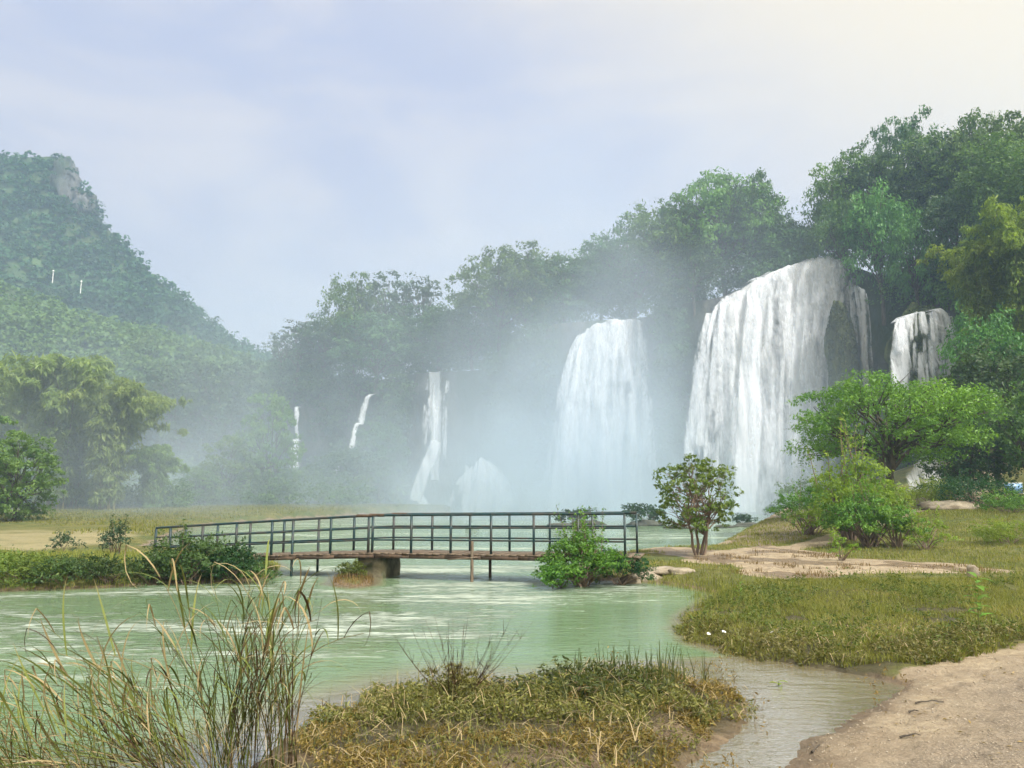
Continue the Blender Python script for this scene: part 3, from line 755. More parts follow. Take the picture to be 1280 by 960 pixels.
curtain(f, [(528, 470, 128, 534, 600), (543, 465, 128, 545, 600), (560, 461, 127.5, 553, 600)], 30, 9, 0.74, 3, 0.5, 0.6, thin=([0, 0.25, 1], [0, 0.12, 0.12]))
curtain(f, [(560, 462, 127.5, 555, 560), (585, 462, 127.5, 575, 600), (606, 465, 127.5, 600, 620)], 36, 10, 0.24, 3, 0.4, 0.6)
curtain(f, [(532, 550, 122, 504, 622), (545, 552, 122, 518, 626), (558, 556, 122, 534, 628)], 24, 11, 0.82, 3, 0.5, 0.5, power=0.9)
curtain(f, [(508, 612, 120.5, 522, 644), (520, 610, 120.5, 535, 644), (530, 612, 120.5, 548, 644)], 24, 12, 0.82, 3, 0.5, 0.5, power=0.9)
strands(f, [(530, 470, 128, 530, 620), (562, 462, 127.5, 556, 620)], 14, 65, 4, (0.3, 0.9))
f = fall('broad low cascade at the foot of the cliff between the thin and middle falls', None)
curtain(f, [(574, 612, 119, 562, 645), (580, 578, 119, 574, 645), (588, 592, 119, 584, 645), (600, 572, 119, 598, 645), (612, 576, 119, 614, 645), (624, 590, 119, 632, 645), (640, 606, 119, 652, 645), (655, 626, 119, 668, 645)], 60, 13, 0.60, 4, 0.3)
strands(f, [(574, 600, 119, 560, 645), (600, 572, 119, 598, 645), (655, 612, 119, 668, 645)], 24, 67, 4, (0.3, 1.0), full=0.7, cov=0.5)
f = fall('small waterfall half hidden behind a bushy tree far left', None)
curtain(f, [(366, 512, 136, 366, 560), (373, 510, 136, 374, 560), (379, 513, 136, 380, 560)], 20, 14, 0.60, 2, 0.5, 2)
curtain(f, [(362, 555, 133, 358, 602), (372, 552, 133, 372, 604), (381, 558, 133, 387, 602)], 20, 15, 0.66, 3, 0.5, 2)
f = fall('slim broken cascade running diagonally between green ledges', None)
curtain(f, [(456, 502, 131, 446, 532), (467, 494, 131, 456, 532), (478, 489, 131, 466, 526)], 18, 16, 0.60, 2, 0.5, 2)
curtain(f, [(446, 530, 128, 436, 560), (452, 530, 128, 443, 562), (457, 534, 128, 450, 560)], 14, 17, 0.62, 2, 0.5, 2)
curtain(f, [(424, 580, 124, 414, 596), (431, 577, 124, 424, 596), (437, 577, 124, 432, 594)], 12, 18, 0.6, 2, 0.5, 2)
f = fall('lone little cascade low behind the far left meadow', None)
curtain(f, [(196, 634, 112, 184, 650), (203, 630, 112, 196, 650), (210, 628, 112, 208, 648)], 16, 19, 0.6, 3, 0.5, 1, power=0.9)
f = fall('waterfall spreading as a veil over a mossy dome at right', None)
curtain(f, [(1116, 412, 83, 1098, 500), (1132, 396, 83, 1118, 505), (1154, 388, 83, 1150, 505)], 34, 20, 0.58, 3, 0.35, 0.4)
curtain(f, [(1145, 389, 83, 1142, 520), (1172, 386, 83, 1182, 520), (1192, 400, 83, 1214, 520)], 40, 21, 0.47, 3.5, 0.35, 0.5)
strands(f, [(1118, 402, 83, 1106, 505), (1150, 388, 83, 1150, 510), (1188, 396, 83, 1206, 515)], 30, 68, 3, (0.3, 0.8), (0.1, 0.8), full=0.6, cov=0.5)
f = fall('foot of a cascade glimpsed behind the trunk of the big spreading tree', None)
curtain(f, [(1130, 578, 62, 1118, 616), (1160, 570, 62, 1150, 616), (1186, 578, 62, 1190, 616)], 34, 22, 0.48, 3, 0.3, 0.5)

tag(link('mossy_rock', rock_lump(41, 1, (1.75, 1.8, 7.2), 0.16, 2.2, (48, 60), mat='moss_rock'), None, tuple(at(1052, 450, 94.5))), 'dark mossy rock bulge splitting the right edge of the widest waterfall', 'rock')
tag(link('mossy_rock', rock_lump(42, 1, (4.1, 3.0, 6.2), 0.14, 2.2, (48, 60), mat='moss_rock'), None, tuple(at(1158, 452, 85.8))), 'mossy rock dome under the veil waterfall at right', 'rock')

for ctr, ax, sd_, lab in ((at(1052, 450, 94.5), (1.75, 1.8, 7.2), 43, 'olive moss matted over the rock column in the widest waterfall'), (at(1158, 452, 85.8), (4.1, 3.0, 6.2), 44, 'moss and ferns patching the dome behind the veil waterfall')):
    mg = np.random.default_rng(sd_); d = mg.normal(size=(5200, 3)); d /= np.linalg.norm(d, axis=1)[:, None]; d[:, 1] = -np.abs(d[:, 1])
    d = d[vnoise(d, 3.0, sd_, 3) > -0.12]
    V, F = leafcards(mg, ctr + d * np.array(ax) * 1.04, 0.30, d, 0.5, np.array([[0, 0, -1.0]]).repeat(len(d), 0))
    tag(link('rock_moss', mesh('rock_moss', V, F, MT['moss'], {'tint': np.repeat(mg.random(len(d)), 4)})), lab, 'moss', kind='stuff')

# ---------------------------------------------------------------- vegetation clinging to the cliff
LANES = [(856, 1098, 318, 660), (690, 820, 396, 660), (506, 610, 463, 660), (560, 660, 566, 660), (355, 392, 508, 606), (440, 480, 488, 520), (436, 458, 528, 560), (416, 438, 576, 596), (1104, 1206, 384, 520)]


def proj(P):
    x, y, z = P[..., 0], P[..., 1], P[..., 2] - CAM_H
    d = y * CT + z * ST
    return 640 + FPX * x / d, 480 - FPX * (-y * ST + z * CT) / d


def cliff_cover(name, label, u0, u1, n, rmin, rmax, leaf, mat, seed, t0=0.02, t1=1.0, drape=False, sub=10, per=9, push=2.4, keep=None):
    rng = np.random.default_rng(seed)
    ii = np.where((CU > u0) & (CU < u1))[0]; i = rng.choice(ii, n); t = t0 + (t1 - t0) * rng.random(n)
    j = np.clip((t * 29).astype(int), 0, 29); P = CG[i, j].copy() + rng.normal(size=(n, 3)) * 0.8
    rad = rmin + (rmax - rmin) * rng.random(n) ** 1.6
    P[:, 1] -= push + rad * 0.2
    uu, vv = proj(P); pr = rad * FPX / P[:, 1] * 0.35
    ok = np.ones(n, bool)
    for a, b, c, d in LANES: ok &= ~((uu > a - pr) & (uu < b + pr) & (vv > c - pr * 0.8) & (vv < d))
    P, rad = P[ok], rad[ok]
    if drape: Rr = np.column_stack([rad * 0.75, rad * 0.6, rad * 1.5])
    else: Rr = np.column_stack([rad, rad, rad * 0.75])
    V, F, T = foliage(rng, P, Rr, sub, per, leaf, 0.5, subr=0.34, droop=1.0 if drape else 0.2)
    return tag(link(name, mesh(name, V, F, MT[mat], {'tint': T})), label, 'vegetation', kind='stuff')


cliff_cover('cliff_vegetation', 'hazy shrubs and trees covering the far left part of the cliff', 130, 520, 900, 1.4, 4.0, 0.55, 'leaf_forest', 51)
cliff_cover('cliff_vegetation', 'dim bushes clinging to the cliff between thin and middle falls', 500, 700, 1100, 1.0, 3.0, 0.45, 'leaf_forest', 52, 0.15)
cliff_cover('cliff_vegetation', 'bushes on the cliff between the middle and the widest falls', 800, 900, 700, 0.9, 2.8, 0.42, 'leaf_forest', 53, 0.25)
cliff_cover('hill_vegetation', 'thick green growth over the steep hill right of the falls', 1085, 1400, 800, 1.2, 3.4, 0.40, 'leaf_forest_b', 54, 0.05)
cliff_cover('vine_curtain', 'bright green creepers hanging down the hill right of the falls', 1075, 1360, 260, 1.0, 2.5, 0.30, 'leaf_vine', 55, 0.30, 1.0, True, 14, 10, 3.0)


# the wood behind the lip: crowns packed between the trunks, up to just under the skyline
SKYL = np.array([(330, 436), (372, 410), (404, 396), (442, 352), (489, 352), (530, 362), (560, 388), (590, 378), (612, 332), (662, 312), (705, 320), (752, 302), (795, 290), (838, 252), (905, 216), (955, 222), (978, 258), (1004, 280), (1022, 220),
                 (1085, 172), (1140, 152), (1186, 158), (1240, 152), (1300, 150), (1500, 170)], float)


def ridge_wood(name, label, u0, u1, n, rmin, rmax, leaf, mat, seed, gap, deep=(3, 12), low=0.0):
    rng = np.random.default_rng(seed); P = []; Rr = []
    while len(P) < n:
        u = u0 + (u1 - u0) * rng.random(); D0 = np.interp(u, cu, [p[1] for p in CL]); vl = np.interp(u, cu, [p[2] for p in CL])
        D = D0 + deep[0] + (deep[1] - deep[0]) * rng.random(); r = rmin + (rmax - rmin) * rng.random() ** 1.5
        px = r * FPX / D; top = np.interp(u, SKYL[:, 0], SKYL[:, 1]) + px * 0.8 + gap * (0.4 + rng.random())
        lane = any(a - 6 < u < b + 6 and c < 480 for a, b, c, d in LANES)
        if lane and D < D0 + 3: continue
        if top > vl: top = vl - 2
        lo_ = px * 0.3 if lane else low
        if top > vl + lo_: continue
        v = top + (vl + lo_ - top) * rng.random()
        P.append(at(u, v, D)); Rr.append(r)
    V, F, T = foliage(rng, np.array(P), np.array(Rr), 12, 10, leaf, 0.5, subr=0.36, flat=0.8)
    return tag(link(name, mesh(name, V, F, MT[mat], {'tint': T})), label, 'forest', kind='stuff')


ridge_wood('ridge_forest', 'hazy wood filling in below the crowns along the left ridge', 335, 610, 460, 1.4, 3.4, 0.52, 'leaf_forest', 151, 22, (-1.5, 9), 22)
ridge_wood('ridge_forest', 'wood behind the middle waterfall, below the skyline crowns', 600, 860, 460, 1.4, 3.4, 0.46, 'leaf_forest', 152, 16, (-1.5, 10), 22)
ridge_wood('ridge_forest', 'dark wood behind the widest waterfall', 840, 1012, 340, 1.1, 3.2, 0.44, 'leaf_forest', 153, 14, (1, 10), 16)
ridge_wood('ridge_forest', 'wood climbing to the top of the right hill', 1012, 1420, 620, 1.3, 3.2, 0.42, 'leaf_forest_b', 154, 16, (-2, 9), 30)

# tree kinds
T_ROUND = [tree_proto(60 + k, 10, 4.6 + 0.5 * k, 0.8, 22 + 3 * k, 12, 26, 0.36, ('leaf_forest', 'leaf_forest_b', 'leaf_forest')[k], flat=0.8, zlow=1.75) for k in range(3)]
T_WIDE = [tree_proto(70 + k, 10, 6.6, 1.8, 28, 12, 26, 0.36, ('leaf_forest', 'leaf_forest_b')[k], flat=0.66, hollow=0.15, clr=0.32, zlow=1.7) for k in range(2)]
T_AIRY = [tree_proto(80 + k, 10, 3.6, 1.8, 12, 8, 16, 0.34, 'leaf_feather', flat=0.95, clr=0.36, hollow=0.5) for k in range(2)]
T_VINE = [tree_proto(90 + k, 10, 4.6, 1.2, 20, 14, 26, 0.34, 'leaf_vine', flat=1.1, droop=1.2) for k in range(2)]
T_LIME = [bamboo_proto(104 + k, 14, 6.5, 28, 0.5, 'leaf_lime', 1.15, 0.3) for k in range(2)]
T_BAMB = [bamboo_proto(100 + k, 14, 6.5, 26, 0.62, 'leaf_bamboo') for k in range(2)]

RIDGE = 'trees along the top of the cliff'
SKY = [  # u, v top, v base, D, kind, width, label
    (350, 412, 482, 150, T_AIRY[0], 1.0, 'small thin-crowned tree where the ridge meets the mountain slope'),
    (372, 403, 482, 142, T_AIRY[1], 1.3, 'open-crowned tree at the left end of the cliff-top trees'),
    (404, 393, 486, 140, T_ROUND[0], 1.0, 'rounded dark tree left of the tall twin trees on the ridge'),
    (442, 345, 486, 138, T_ROUND[1], 0.62, 'tall narrow dense tree standing above the left ridge'),
    (489, 338, 482, 139, T_AIRY[0], 1.0, 'tall pale feathery tree on the left ridge'),
    (528, 350, 480, 136, T_AIRY[1], 1.0, 'pale feathery tree, right of the tallest one on the left ridge'),
    (470, 392, 490, 134, T_ROUND[2], 1.1, 'broad tree in front of the feathery trees on the left ridge'),
    (548, 384, 474, 132, T_ROUND[0], 1.2, 'squat tree directly above the thin stepped waterfall'),
    (590, 378, 470, 130, T_WIDE[0], 0.9, 'spreading tree overhanging right of the thin stepped waterfall'),
    (625, 318, 450, 125, T_WIDE[1], 0.80, 'tall leaning tree whose crown juts left over the cliff gap'),
    (662, 309, 440, 124, T_ROUND[1], 0.85, 'tall rounded tree left of the middle waterfall'),
    (705, 316, 420, 122, T_ROUND[2], 0.9, 'full green tree above the left lip of the middle waterfall'),
    (752, 298, 415, 123, T_ROUND[0], 0.85, 'dark domed tree behind the middle waterfall'),
    (795, 284, 410, 119, T_WIDE[0], 0.75, 'bushy tree over the right lip of the middle waterfall'),
    (838, 252, 395, 114, T_ROUND[1], 0.80, 'tree leaning left of the great dark tree on the ridge'),
    (905, 222, 378, 111, T_WIDE[1], 0.72, 'great dark spreading tree at the centre of the ridge'),
    (943, 224, 360, 110, T_WIDE[0], 0.50, 'dark tree with sky gaps beside the widest waterfall lip'),
    (990, 276, 350, 109, T_ROUND[2], 0.80, 'low dark tree right behind the lip of the widest waterfall'),
    (868, 300, 398, 108, T_ROUND[0], 0.9, 'mid-height bush tree on the slope under the great dark tree'),
    (1060, 196, 345, 105, T_ROUND[1], 0.60, 'leftmost tall tree of the right hill, rising over the widest waterfall'),
    (1096, 182, 330, 103, T_ROUND[0], 0.62, 'tall tree on the right hill, left of the topmost crown'),
    (1140, 152, 320, 106, T_WIDE[0], 0.44, 'topmost tree on the right hill with an airy crown'),
    (1186, 158, 320, 99, T_ROUND[2], 0.62, 'tall tree right of the topmost crown on the right hill'),
    (1240, 150, 320, 95, T_WIDE[1], 0.55, 'high broad tree on the right hill near the picture edge'),
    (1300, 148, 330, 90, T_ROUND[1], 0.80, 'high tree cut by the right edge of the picture'),
    (1058, 250, 365, 99, T_VINE[0], 0.75, 'creeper-covered tree just right of the widest waterfall top'),
    (1105, 235, 400, 95, T_VINE[1], 0.60, 'creeper-draped tree between the widest fall and the veil fall'),
    (1150, 265, 410, 91, T_VINE[0], 0.60, 'bright creeper-draped tree above the veil waterfall'),
    (1205, 235, 400, 88, T_ROUND[0], 0.65, 'green tree on the hill slope behind the yellowish bamboo'),
    (1262, 240, 400, 82, T_VINE[1], 0.62, 'creeper-draped tree at right edge above the yellowish bamboo'),
]
for k, (u, vt, vb, D, pr, wd, lab) in enumerate(SKY):
    b = at(u, vb, D); place(pr, 'cliff_tree', lab, 'tree', b, at(u, vt, D)[2] - b[2], k * 1.7, wd, RIDGE)

T_BUSHY = tree_proto(110, 10, 4.8, -0.4, 34, 12, 26, 0.34, 'leaf_meadow', flat=0.8, clr=0.33, zlow=1.95, hollow=0.15)
SLOPE = [
    (1226, 296, 440, 66, T_LIME[0], 0.95, 'bamboo', 'yellow green bamboo arching from the right hill'),
    (1284, 250, 440, 64, T_LIME[1], 0.8, 'bamboo', 'yellow green bamboo cut by the right picture edge, above the other'),
    (1238, 370, 500, 72, T_VINE[1], 0.7, 'tree', 'leafy tree hanging over the veil waterfall from the right'),
    (1255, 395, 560, 58, T_VINE[0], 0.8, 'tree', 'green tree drooping below the yellowish bamboo'),
    (1250, 432, 600, 52, T_ROUND[0], 0.9, 'tree', 'dark green tree behind the big spreading tree, right edge'),
    (1290, 480, 640, 47, T_ROUND[1], 0.8, 'tree', 'dark tree at the right edge beside the blue sign'),
    (1215, 520, 640, 50, T_ROUND[2], 0.9, 'tree', 'shaded tree right of the big spreading tree trunk'),
    (75, 428, 648, 84, T_BAMB[0], 1.05, 'bamboo', 'tallest yellow green bamboo clump at far left'),
    (128, 468, 646, 82, T_BAMB[1], 0.95, 'bamboo', 'drooping bamboo clump right of the tallest one at far left'),
    (-10, 455, 648, 88, T_BAMB[1], 1.0, 'bamboo', 'bamboo clump cut by the left picture edge'),
    (190, 550, 646, 86, T_BAMB[0], 1.0, 'bamboo', 'low bamboo clump at the right end of the left bamboo grove'),
    (18, 542, 656, 60, T_BUSHY, 0.95, 'tree', 'bright leafy tree at the left picture edge on the meadow'),
    (-45, 520, 656, 62, T_BUSHY, 1.0, 'tree', 'leafy tree mostly outside the left picture edge'),
    (333, 494, 648, 108, T_BUSHY, 0.62, 'tree', 'bushy tree in front of the small far left waterfall'),
    (285, 548, 650, 104, T_BUSHY, 1.0, 'tree', 'rounded tree left of the small far left waterfall'),
    (225, 450, 600, 150, T_ROUND[0], 1.0, 'tree', 'dark hazy tree rising behind the bamboo grove'),
    (280, 455, 600, 148, T_WIDE[0], 0.8, 'tree', 'wide hazy tree on the slope right of the bamboo grove'),
    (430, 560, 642, 118, T_ROUND[2], 1.2, 'tree', 'misty low tree on the green slope below the broken cascade'),
    (472, 525, 640, 122, T_ROUND[0], 0.8, 'tree', 'misty tree left of the thin stepped waterfall foot'),
    (245, 588, 650, 100, T_BUSHY, 1.4, 'tree', 'low round tree behind the meadow beside the lone cascade'),
]
tg = np.random.default_rng(57); n_ = 520
tu = -60 + 520 * tg.random(n_); tD = np.where(tu < 230, 86 + 16 * tg.random(n_), 96 + 26 * tg.random(n_))
tP = np.array([(X(u, D), D, 0.0) for u, D in zip(tu, tD)]); tP[:, 2] = 0.6 + (2.6 + 2.0 * vnoise(tP, 0.06, 5, 3)) * tg.random(n_) + np.clip((tD - 98) * 0.16, 0, 6)
V, F, T = foliage(tg, tP, 0.9 + 1.5 * tg.random(n_) ** 1.5, 10, 9, 0.36, 0.5, flat=0.75)
tag(link('thicket', mesh('thicket', V, F, MT['leaf_foot'], {'tint': T})), 'misty green undergrowth along the foot of the trees at left', 'undergrowth', kind='stuff')
for k, (u, vt, vb, D, pr, wd, cat, lab) in enumerate(SLOPE):
    b = at(u, vb, D); place(pr, 'bamboo_clump' if cat == 'bamboo' else 'slope_tree', lab, cat, b, at(u, vt, D)[2] - b[2], 0.6 + k * 2.1, wd)

# ---------------------------------------------------------------- near trees and shrubs on the right bank
def base(u, D): x = X(u, D); return (x, D, max(gzat(x, D), 0.0) - 0.03)


bt = tree_proto(201, 7.6, 6.2, 1.5, 46, 18, 32, 0.18, 'leaf_big', flat=0.60, clr=0.26, trad=0.24, lean=0.05, hollow=0.35, asp=0.45, zlow=1.7, split=True)
b = base(1120, 41); place(bt, 'big_tree', 'big green tree with a wide umbrella crown and dark forked trunk', 'tree', b, Z(466, 41) - b[2], 0.8, 0.93)
st_ = tree_proto(202, 3.3, 1.75, 0.5, 44, 8, 15, 0.125, 'leaf_small', 'bark_pale', flat=0.7, clr=0.23, trad=0.07, nstem=4, hollow=0.5, asp=0.42, zlow=1.75, split=True)
b = base(872, 26); place(st_, 'small_tree', 'small bushy tree with several pale stems on the spit by the river', 'tree', b, Z(572, 26) - b[2], 0.3)


def shrub(seed, H, Rc, ncl, sub, per, leaf, lm, nshoot=8, flat=0.8, asp=0.42, shoot=0.4, droop=0.0):
    rng = np.random.default_rng(seed); an = rng.random(ncl) * 6.283; rr = np.sqrt(rng.random(ncl)) * 0.8
    hz = (1 - rr ** 2 * 0.8)
    cr = Rc * 0.36 * (0.7 + 0.6 * rng.random(ncl))
    zc = H * (0.16 + 0.62 * hz * rng.random(ncl) ** 0.6)
    cen = np.column_stack([np.cos(an) * rr * Rc, np.sin(an) * rr * Rc, zc])
    parts = [foliage(rng, cen, cr, sub, per, leaf, asp, flat=flat, droop=droop)]
    mb = MB()
    for c in cen: mb.tube(curve((rng.normal() * 0.08 * Rc, rng.normal() * 0.08 * Rc, -0.1), c, 0.1 * H, 5, 0.02 * Rc, rng), np.linspace(0.016, 0.005, 5) * H, 5)
    sh = []
    for k in range(nshoot):
        a = rng.random() * 6.283; r0 = Rc * 0.6 * rng.random(); p0 = np.array((math.cos(a) * r0, math.sin(a) * r0, H * 0.55)); p1 = p0 + np.array((rng.normal() * 0.1 * H, rng.normal() * 0.1 * H, H * (0.3 + shoot * rng.random())))
        P = curve(p0, p1, 0, 6); mb.tube(P, np.linspace(0.006, 0.002, 6) * H, 4)
        for q in np.linspace(0.2, 1, 14): sh.append(p0 + (p1 - p0) * q + rng.normal(size=3) * leaf * 0.45)
    if sh:
        sh = np.array(sh); sh = np.repeat(sh, 3, 0) + rng.normal(size=(len(sh) * 3, 3)) * leaf * 0.35
        v, f_ = leafcards(rng, sh, leaf, None, asp); parts.append((v, f_, np.repeat(0.35 + 0.6 * rng.random(len(sh)), 4)))
    return dict(H=H, parts=[('stems', mb.build('stems', MT['bark_pale'], True)), ('foliage', build_foliage('foliage', parts, MT[lm]))])


SHR = [  # u, D, height, proto, label
    (726, 19.6, 1.55, shrub(301, 1.7, 1.2, 36, 12, 16, 0.085, 'leaf_bush', 22, shoot=0.5), 'bright green leafy bush crowding the right end of the footbridge'),
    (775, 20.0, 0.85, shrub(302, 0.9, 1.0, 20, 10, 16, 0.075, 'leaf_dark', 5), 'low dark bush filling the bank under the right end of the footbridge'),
    (700, 19.3, 0.75, shrub(303, 0.8, 0.8, 18, 10, 14, 0.08, 'leaf_bush', 8), 'small green bush at the water edge left of the footbridge bush'),
    (1060, 30.0, 3.9, shrub(304, 3.6, 1.9, 30, 12, 22, 0.12, 'leaf_lime', 10, droop=0.6), 'tall yellow green feathery shrub before the big spreading tree'),
    (1085, 27.5, 2.2, shrub(305, 2.2, 1.5, 26, 11, 20, 0.11, 'leaf_bush', 10, flat=0.45), 'bright green layered shrub right in front of the yellow green one'),
    (1118, 27.0, 1.75, shrub(306, 1.8, 1.2, 18, 10, 18, 0.10, 'leaf_big', 6, flat=0.4), 'flat-topped green shrub at the right of the bank thicket'),
    (1010, 33.0, 2.3, shrub(307, 2.3, 1.8, 24, 10, 20, 0.12, 'leaf_bush', 6), 'soft round shrub at the left of the bank thicket'),
    (1156, 26.0, 1.35, shrub(308, 1.4, 0.9, 12, 7, 14, 0.09, 'leaf_lime', 6, flat=0.4), 'sparse little shrub with thin bare stem beside the upper path'),
    (1050, 23.5, 0.9, shrub(309, 0.9, 0.5, 8, 6, 12, 0.07, 'leaf_lime', 4), 'tiny shrub with bare lower twigs at the path junction'),
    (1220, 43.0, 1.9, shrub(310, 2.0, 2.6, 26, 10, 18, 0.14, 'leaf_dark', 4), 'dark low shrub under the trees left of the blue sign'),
    (1165, 45.0, 1.7, shrub(311, 1.8, 2.2, 22, 10, 18, 0.14, 'leaf_lime', 4), 'yellowish low shrub behind the big tree trunk'),
    (1105, 40.0, 1.5, shrub(312, 1.6, 2.0, 20, 10, 18, 0.13, 'leaf_lime', 4), 'yellowish low shrub at the foot of the big tree'),
    (1262, 38.0, 1.0, shrub(313, 1.0, 1.6, 18, 10, 16, 0.11, 'leaf_bush', 4), 'low leafy shrub on the grass just before the blue sign'),
    (1260, 27.0, 0.75, shrub(314, 0.8, 1.4, 18, 10, 16, 0.09, 'leaf_lime', 3), 'spreading yellow green shrub on the grass at the right picture edge'),
    (975, 72.0, 1.9, shrub(315, 2.0, 1.6, 16, 9, 14, 0.22, 'leaf_dark', 0), 'dark round bush alone at the pool edge below the widest waterfall'),
    (1005, 66.0, 2.4, shrub(316, 2.4, 2.2, 16, 9, 14, 0.22, 'leaf_forest_b', 2), 'hazy bush at the pool edge beside the bank thicket'),
    # left bank
    (240, 20.4, 1.25, shrub(321, 1.2, 1.25, 26, 12, 16, 0.09, 'leaf_bank', 8), 'tallest dark green bush at the left end of the footbridge'),
    (195, 20.2, 0.85, shrub(322, 0.9, 1.0, 20, 11, 15, 0.09, 'leaf_bank', 6), 'green bush left of the tallest footbridge bush'),
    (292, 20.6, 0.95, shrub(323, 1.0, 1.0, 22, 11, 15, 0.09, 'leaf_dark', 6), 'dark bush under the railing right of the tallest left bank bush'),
    (140, 19.8, 0.62, shrub(324, 0.7, 1.1, 20, 10, 14, 0.085, 'leaf_bank', 4), 'low green bush in the middle of the left bank'),
    (85, 19.5, 0.55, shrub(325, 0.6, 1.1, 20, 10, 14, 0.085, 'leaf_bank', 4), 'low green bush second from the left picture edge on the bank'),
    (25, 19.3, 0.55, shrub(326, 0.6, 1.3, 20, 10, 14, 0.085, 'leaf_small', 4), 'low olive bush on the bank at the left picture edge'),
    (-30, 19.3, 0.55, shrub(326, 0.6, 1.3, 20, 10, 14, 0.085, 'leaf_small', 4), 'low olive bush mostly outside the left picture edge'),
    (327, 20.3, 0.55, shrub(327, 0.6, 0.6, 12, 9, 12, 0.07, 'leaf_bank', 5, shoot=0.2), 'small bush trailing leaves over the water below the footbridge'),
    (148, 25.0, 1.15, shrub(328, 1.2, 0.7, 10, 7, 12, 0.09, 'leaf_feather', 8), 'thin feathery shrub behind the left bank path'),
    (82, 26.0, 0.75, shrub(329, 0.8, 0.8, 10, 6, 10, 0.08, 'leaf_feather', 6), 'faint low shrub on the sandy meadow edge'),
    (446, 21.3, 0.40, shrub(330, 0.45, 0.6, 14, 9, 14, 0.06, 'leaf_small', 8), 'tuft of weeds against the foot of the bridge pier'),
]
for k, (u, D, h, pr, lab) in enumerate(SHR):
    o = place(pr, 'shrub', lab, 'shrub', base(u, D), h, k * 1.3)

# ---------------------------------------------------------------- the footbridge
br = thing('footbridge', 'narrow footbridge with dark green pipe railings on a concrete pier over the river', 'bridge')
fdir = np.array((-0.969, 0.247, 0)); perp = np.array((-0.247, -0.969, 0)); WID = 1.25
FAR_U = [795, 740, 687, 637, 588, 541, 493, 444, 400, 357, 315, 274.5, 235, 198]
NEAR_U = [780, 722, 667, 614, 564, 515, 467, 462, 415, 368, 342, 298, 256, 216]
F0 = np.array((X(795, 20.9), 20.9, 0))
N0 = F0 + perp * WID


def on_line(o, u):   # point of the bridge line that shows at column u
    a = (u - 640) / FPX
    k = (a * (o[1] * CT) - o[0]) / (fdir[0] - a * fdir[1] * CT); return o + fdir * k, k


KP = on_line(F0, 493)[1]


def deck_z(k):
    return np.interp(k, [-1, 0, KP, KP + 2.5, 15.5], [0.70, 0.72, 0.70, 0.60, 0.34])


def rail_h(k): return np.interp(k, [0, KP, 15.5], [1.06, 1.0, 0.86])


kend = on_line(F0, 190)[1]; HR = []
for nm, o, us in (('far', F0, FAR_U), ('near', N0, NEAR_U)):
    ks = [on_line(o, u)[1] for u in us]
    for u, k in zip(us, ks):
        p = o + fdir * k; z = deck_z(k); foot = z - 0.14
        if (nm, u) in (('near', 368), ('far', 400)): foot = -0.7
        mb = MB().bar(p + (0, 0, foot), p + (0, 0, z + rail_h(k) - 0.02), 0.055, 0.055, fdir)
        link('railing_post', mb.build('railing_post', MT['paint_green']), br)
    spans = ([ks[0], ks[6], ks[-1]] if nm == 'far' else [ks[0], ks[6], ks[7], ks[-1]])
    for frac in (1.0, 0.66, 0.34):
        for a, b in zip(spans[:-1], spans[1:]):
            if nm == 'near' and a == ks[6]: continue
            n_ = 9; kk = np.linspace(a, b, n_)
            P = np.array([o + fdir * k + (0, 0, deck_z(k) + rail_h(k) * frac) for k in kk])
            if frac < 1: P = P + perp * 0.005
            mb = MB(); r_ = 0.034 if frac == 1 else 0.024
            mb.tube(P, np.full(n_, r_), 8)
            hr_ = link('handrail' if frac == 1 else 'rail', mb.build('rail', MT['paint_green'], True), br)
            if frac == 1: HR.append(hr_)
# rusty clamps where the two spans of railing meet
for o, u, hr_ in ((F0, 500, HR[0]), (N0, 472, HR[2]), (N0, 456, HR[3])):
    p, k = on_line(o, u); z = deck_z(k) + rail_h(k)
    link('rail_clamp', MB().tube([p - fdir * 0.22 + (0, 0, z), p + fdir * 0.22 + (0, 0, z)], [0.042, 0.042], 8).build('rail_clamp', MT['rust']), hr_)
# cross planks of the walkway
kk = -0.12
pk = MB().bar((0, -WID / 2 - 0.06, 0), (0, WID / 2 + 0.06, 0), 0.20, 0.04, (0, 0, 1)).build('plank', MT['plank'])
ang = math.atan2(fdir[1], fdir[0])
rp = random.Random(5)
while kk < kend:
    p = F0 + fdir * kk + perp * WID / 2; sl_ = (deck_z(kk + 0.1) - deck_z(kk - 0.1)) / 0.2
    link('plank', pk, br, (p[0], p[1], deck_z(kk) - 0.02 + rp.uniform(-.006, .006)), (0, -math.atan(sl_), ang + rp.uniform(-.012, .012)), (1, 1 + rp.uniform(-.02, .03), 1))
    kk += 0.212
for o, sd in ((F0, -0.03), (N0, 0.03)):     # edge beams
    for a, b in ((-0.1, KP), (KP + 0.02, kend)):
        q = np.linspace(a, b, 8); 
        for q0, q1 in zip(q[:-1], q[1:]):
            pass
        mb = MB()
        for q0, q1 in zip(q[:-1], q[1:]):
            mb.bar(o + fdir * q0 + perp * sd + (0, 0, deck_z(q0) - 0.095), o + fdir * q1 + perp * sd + (0, 0, deck_z(q1) - 0.095), 0.06, 0.10)
        link('beam', mb.build('beam', MT['rust']), br)
p, k = on_line(F0, 487); pc = p + perp * WID * 0.5
ph_ = deck_z(k) - 0.15
s0 = np.array([(-.44, -.56, -0.7), (.44, -.56, -0.7), (.44, .56, -0.7), (-.44, .56, -0.7), (-.40, -.52, ph_), (.40, -.52, ph_), (.40, .52, ph_), (-.40, .52, ph_)])
import bmesh
me = mesh('pier', s0, np.array([(3, 2, 1, 0), (4, 5, 6, 7), (0, 1, 5, 4), (1, 2, 6, 5), (2, 3, 7, 6), (3, 0, 4, 7)]), MT['concrete'])
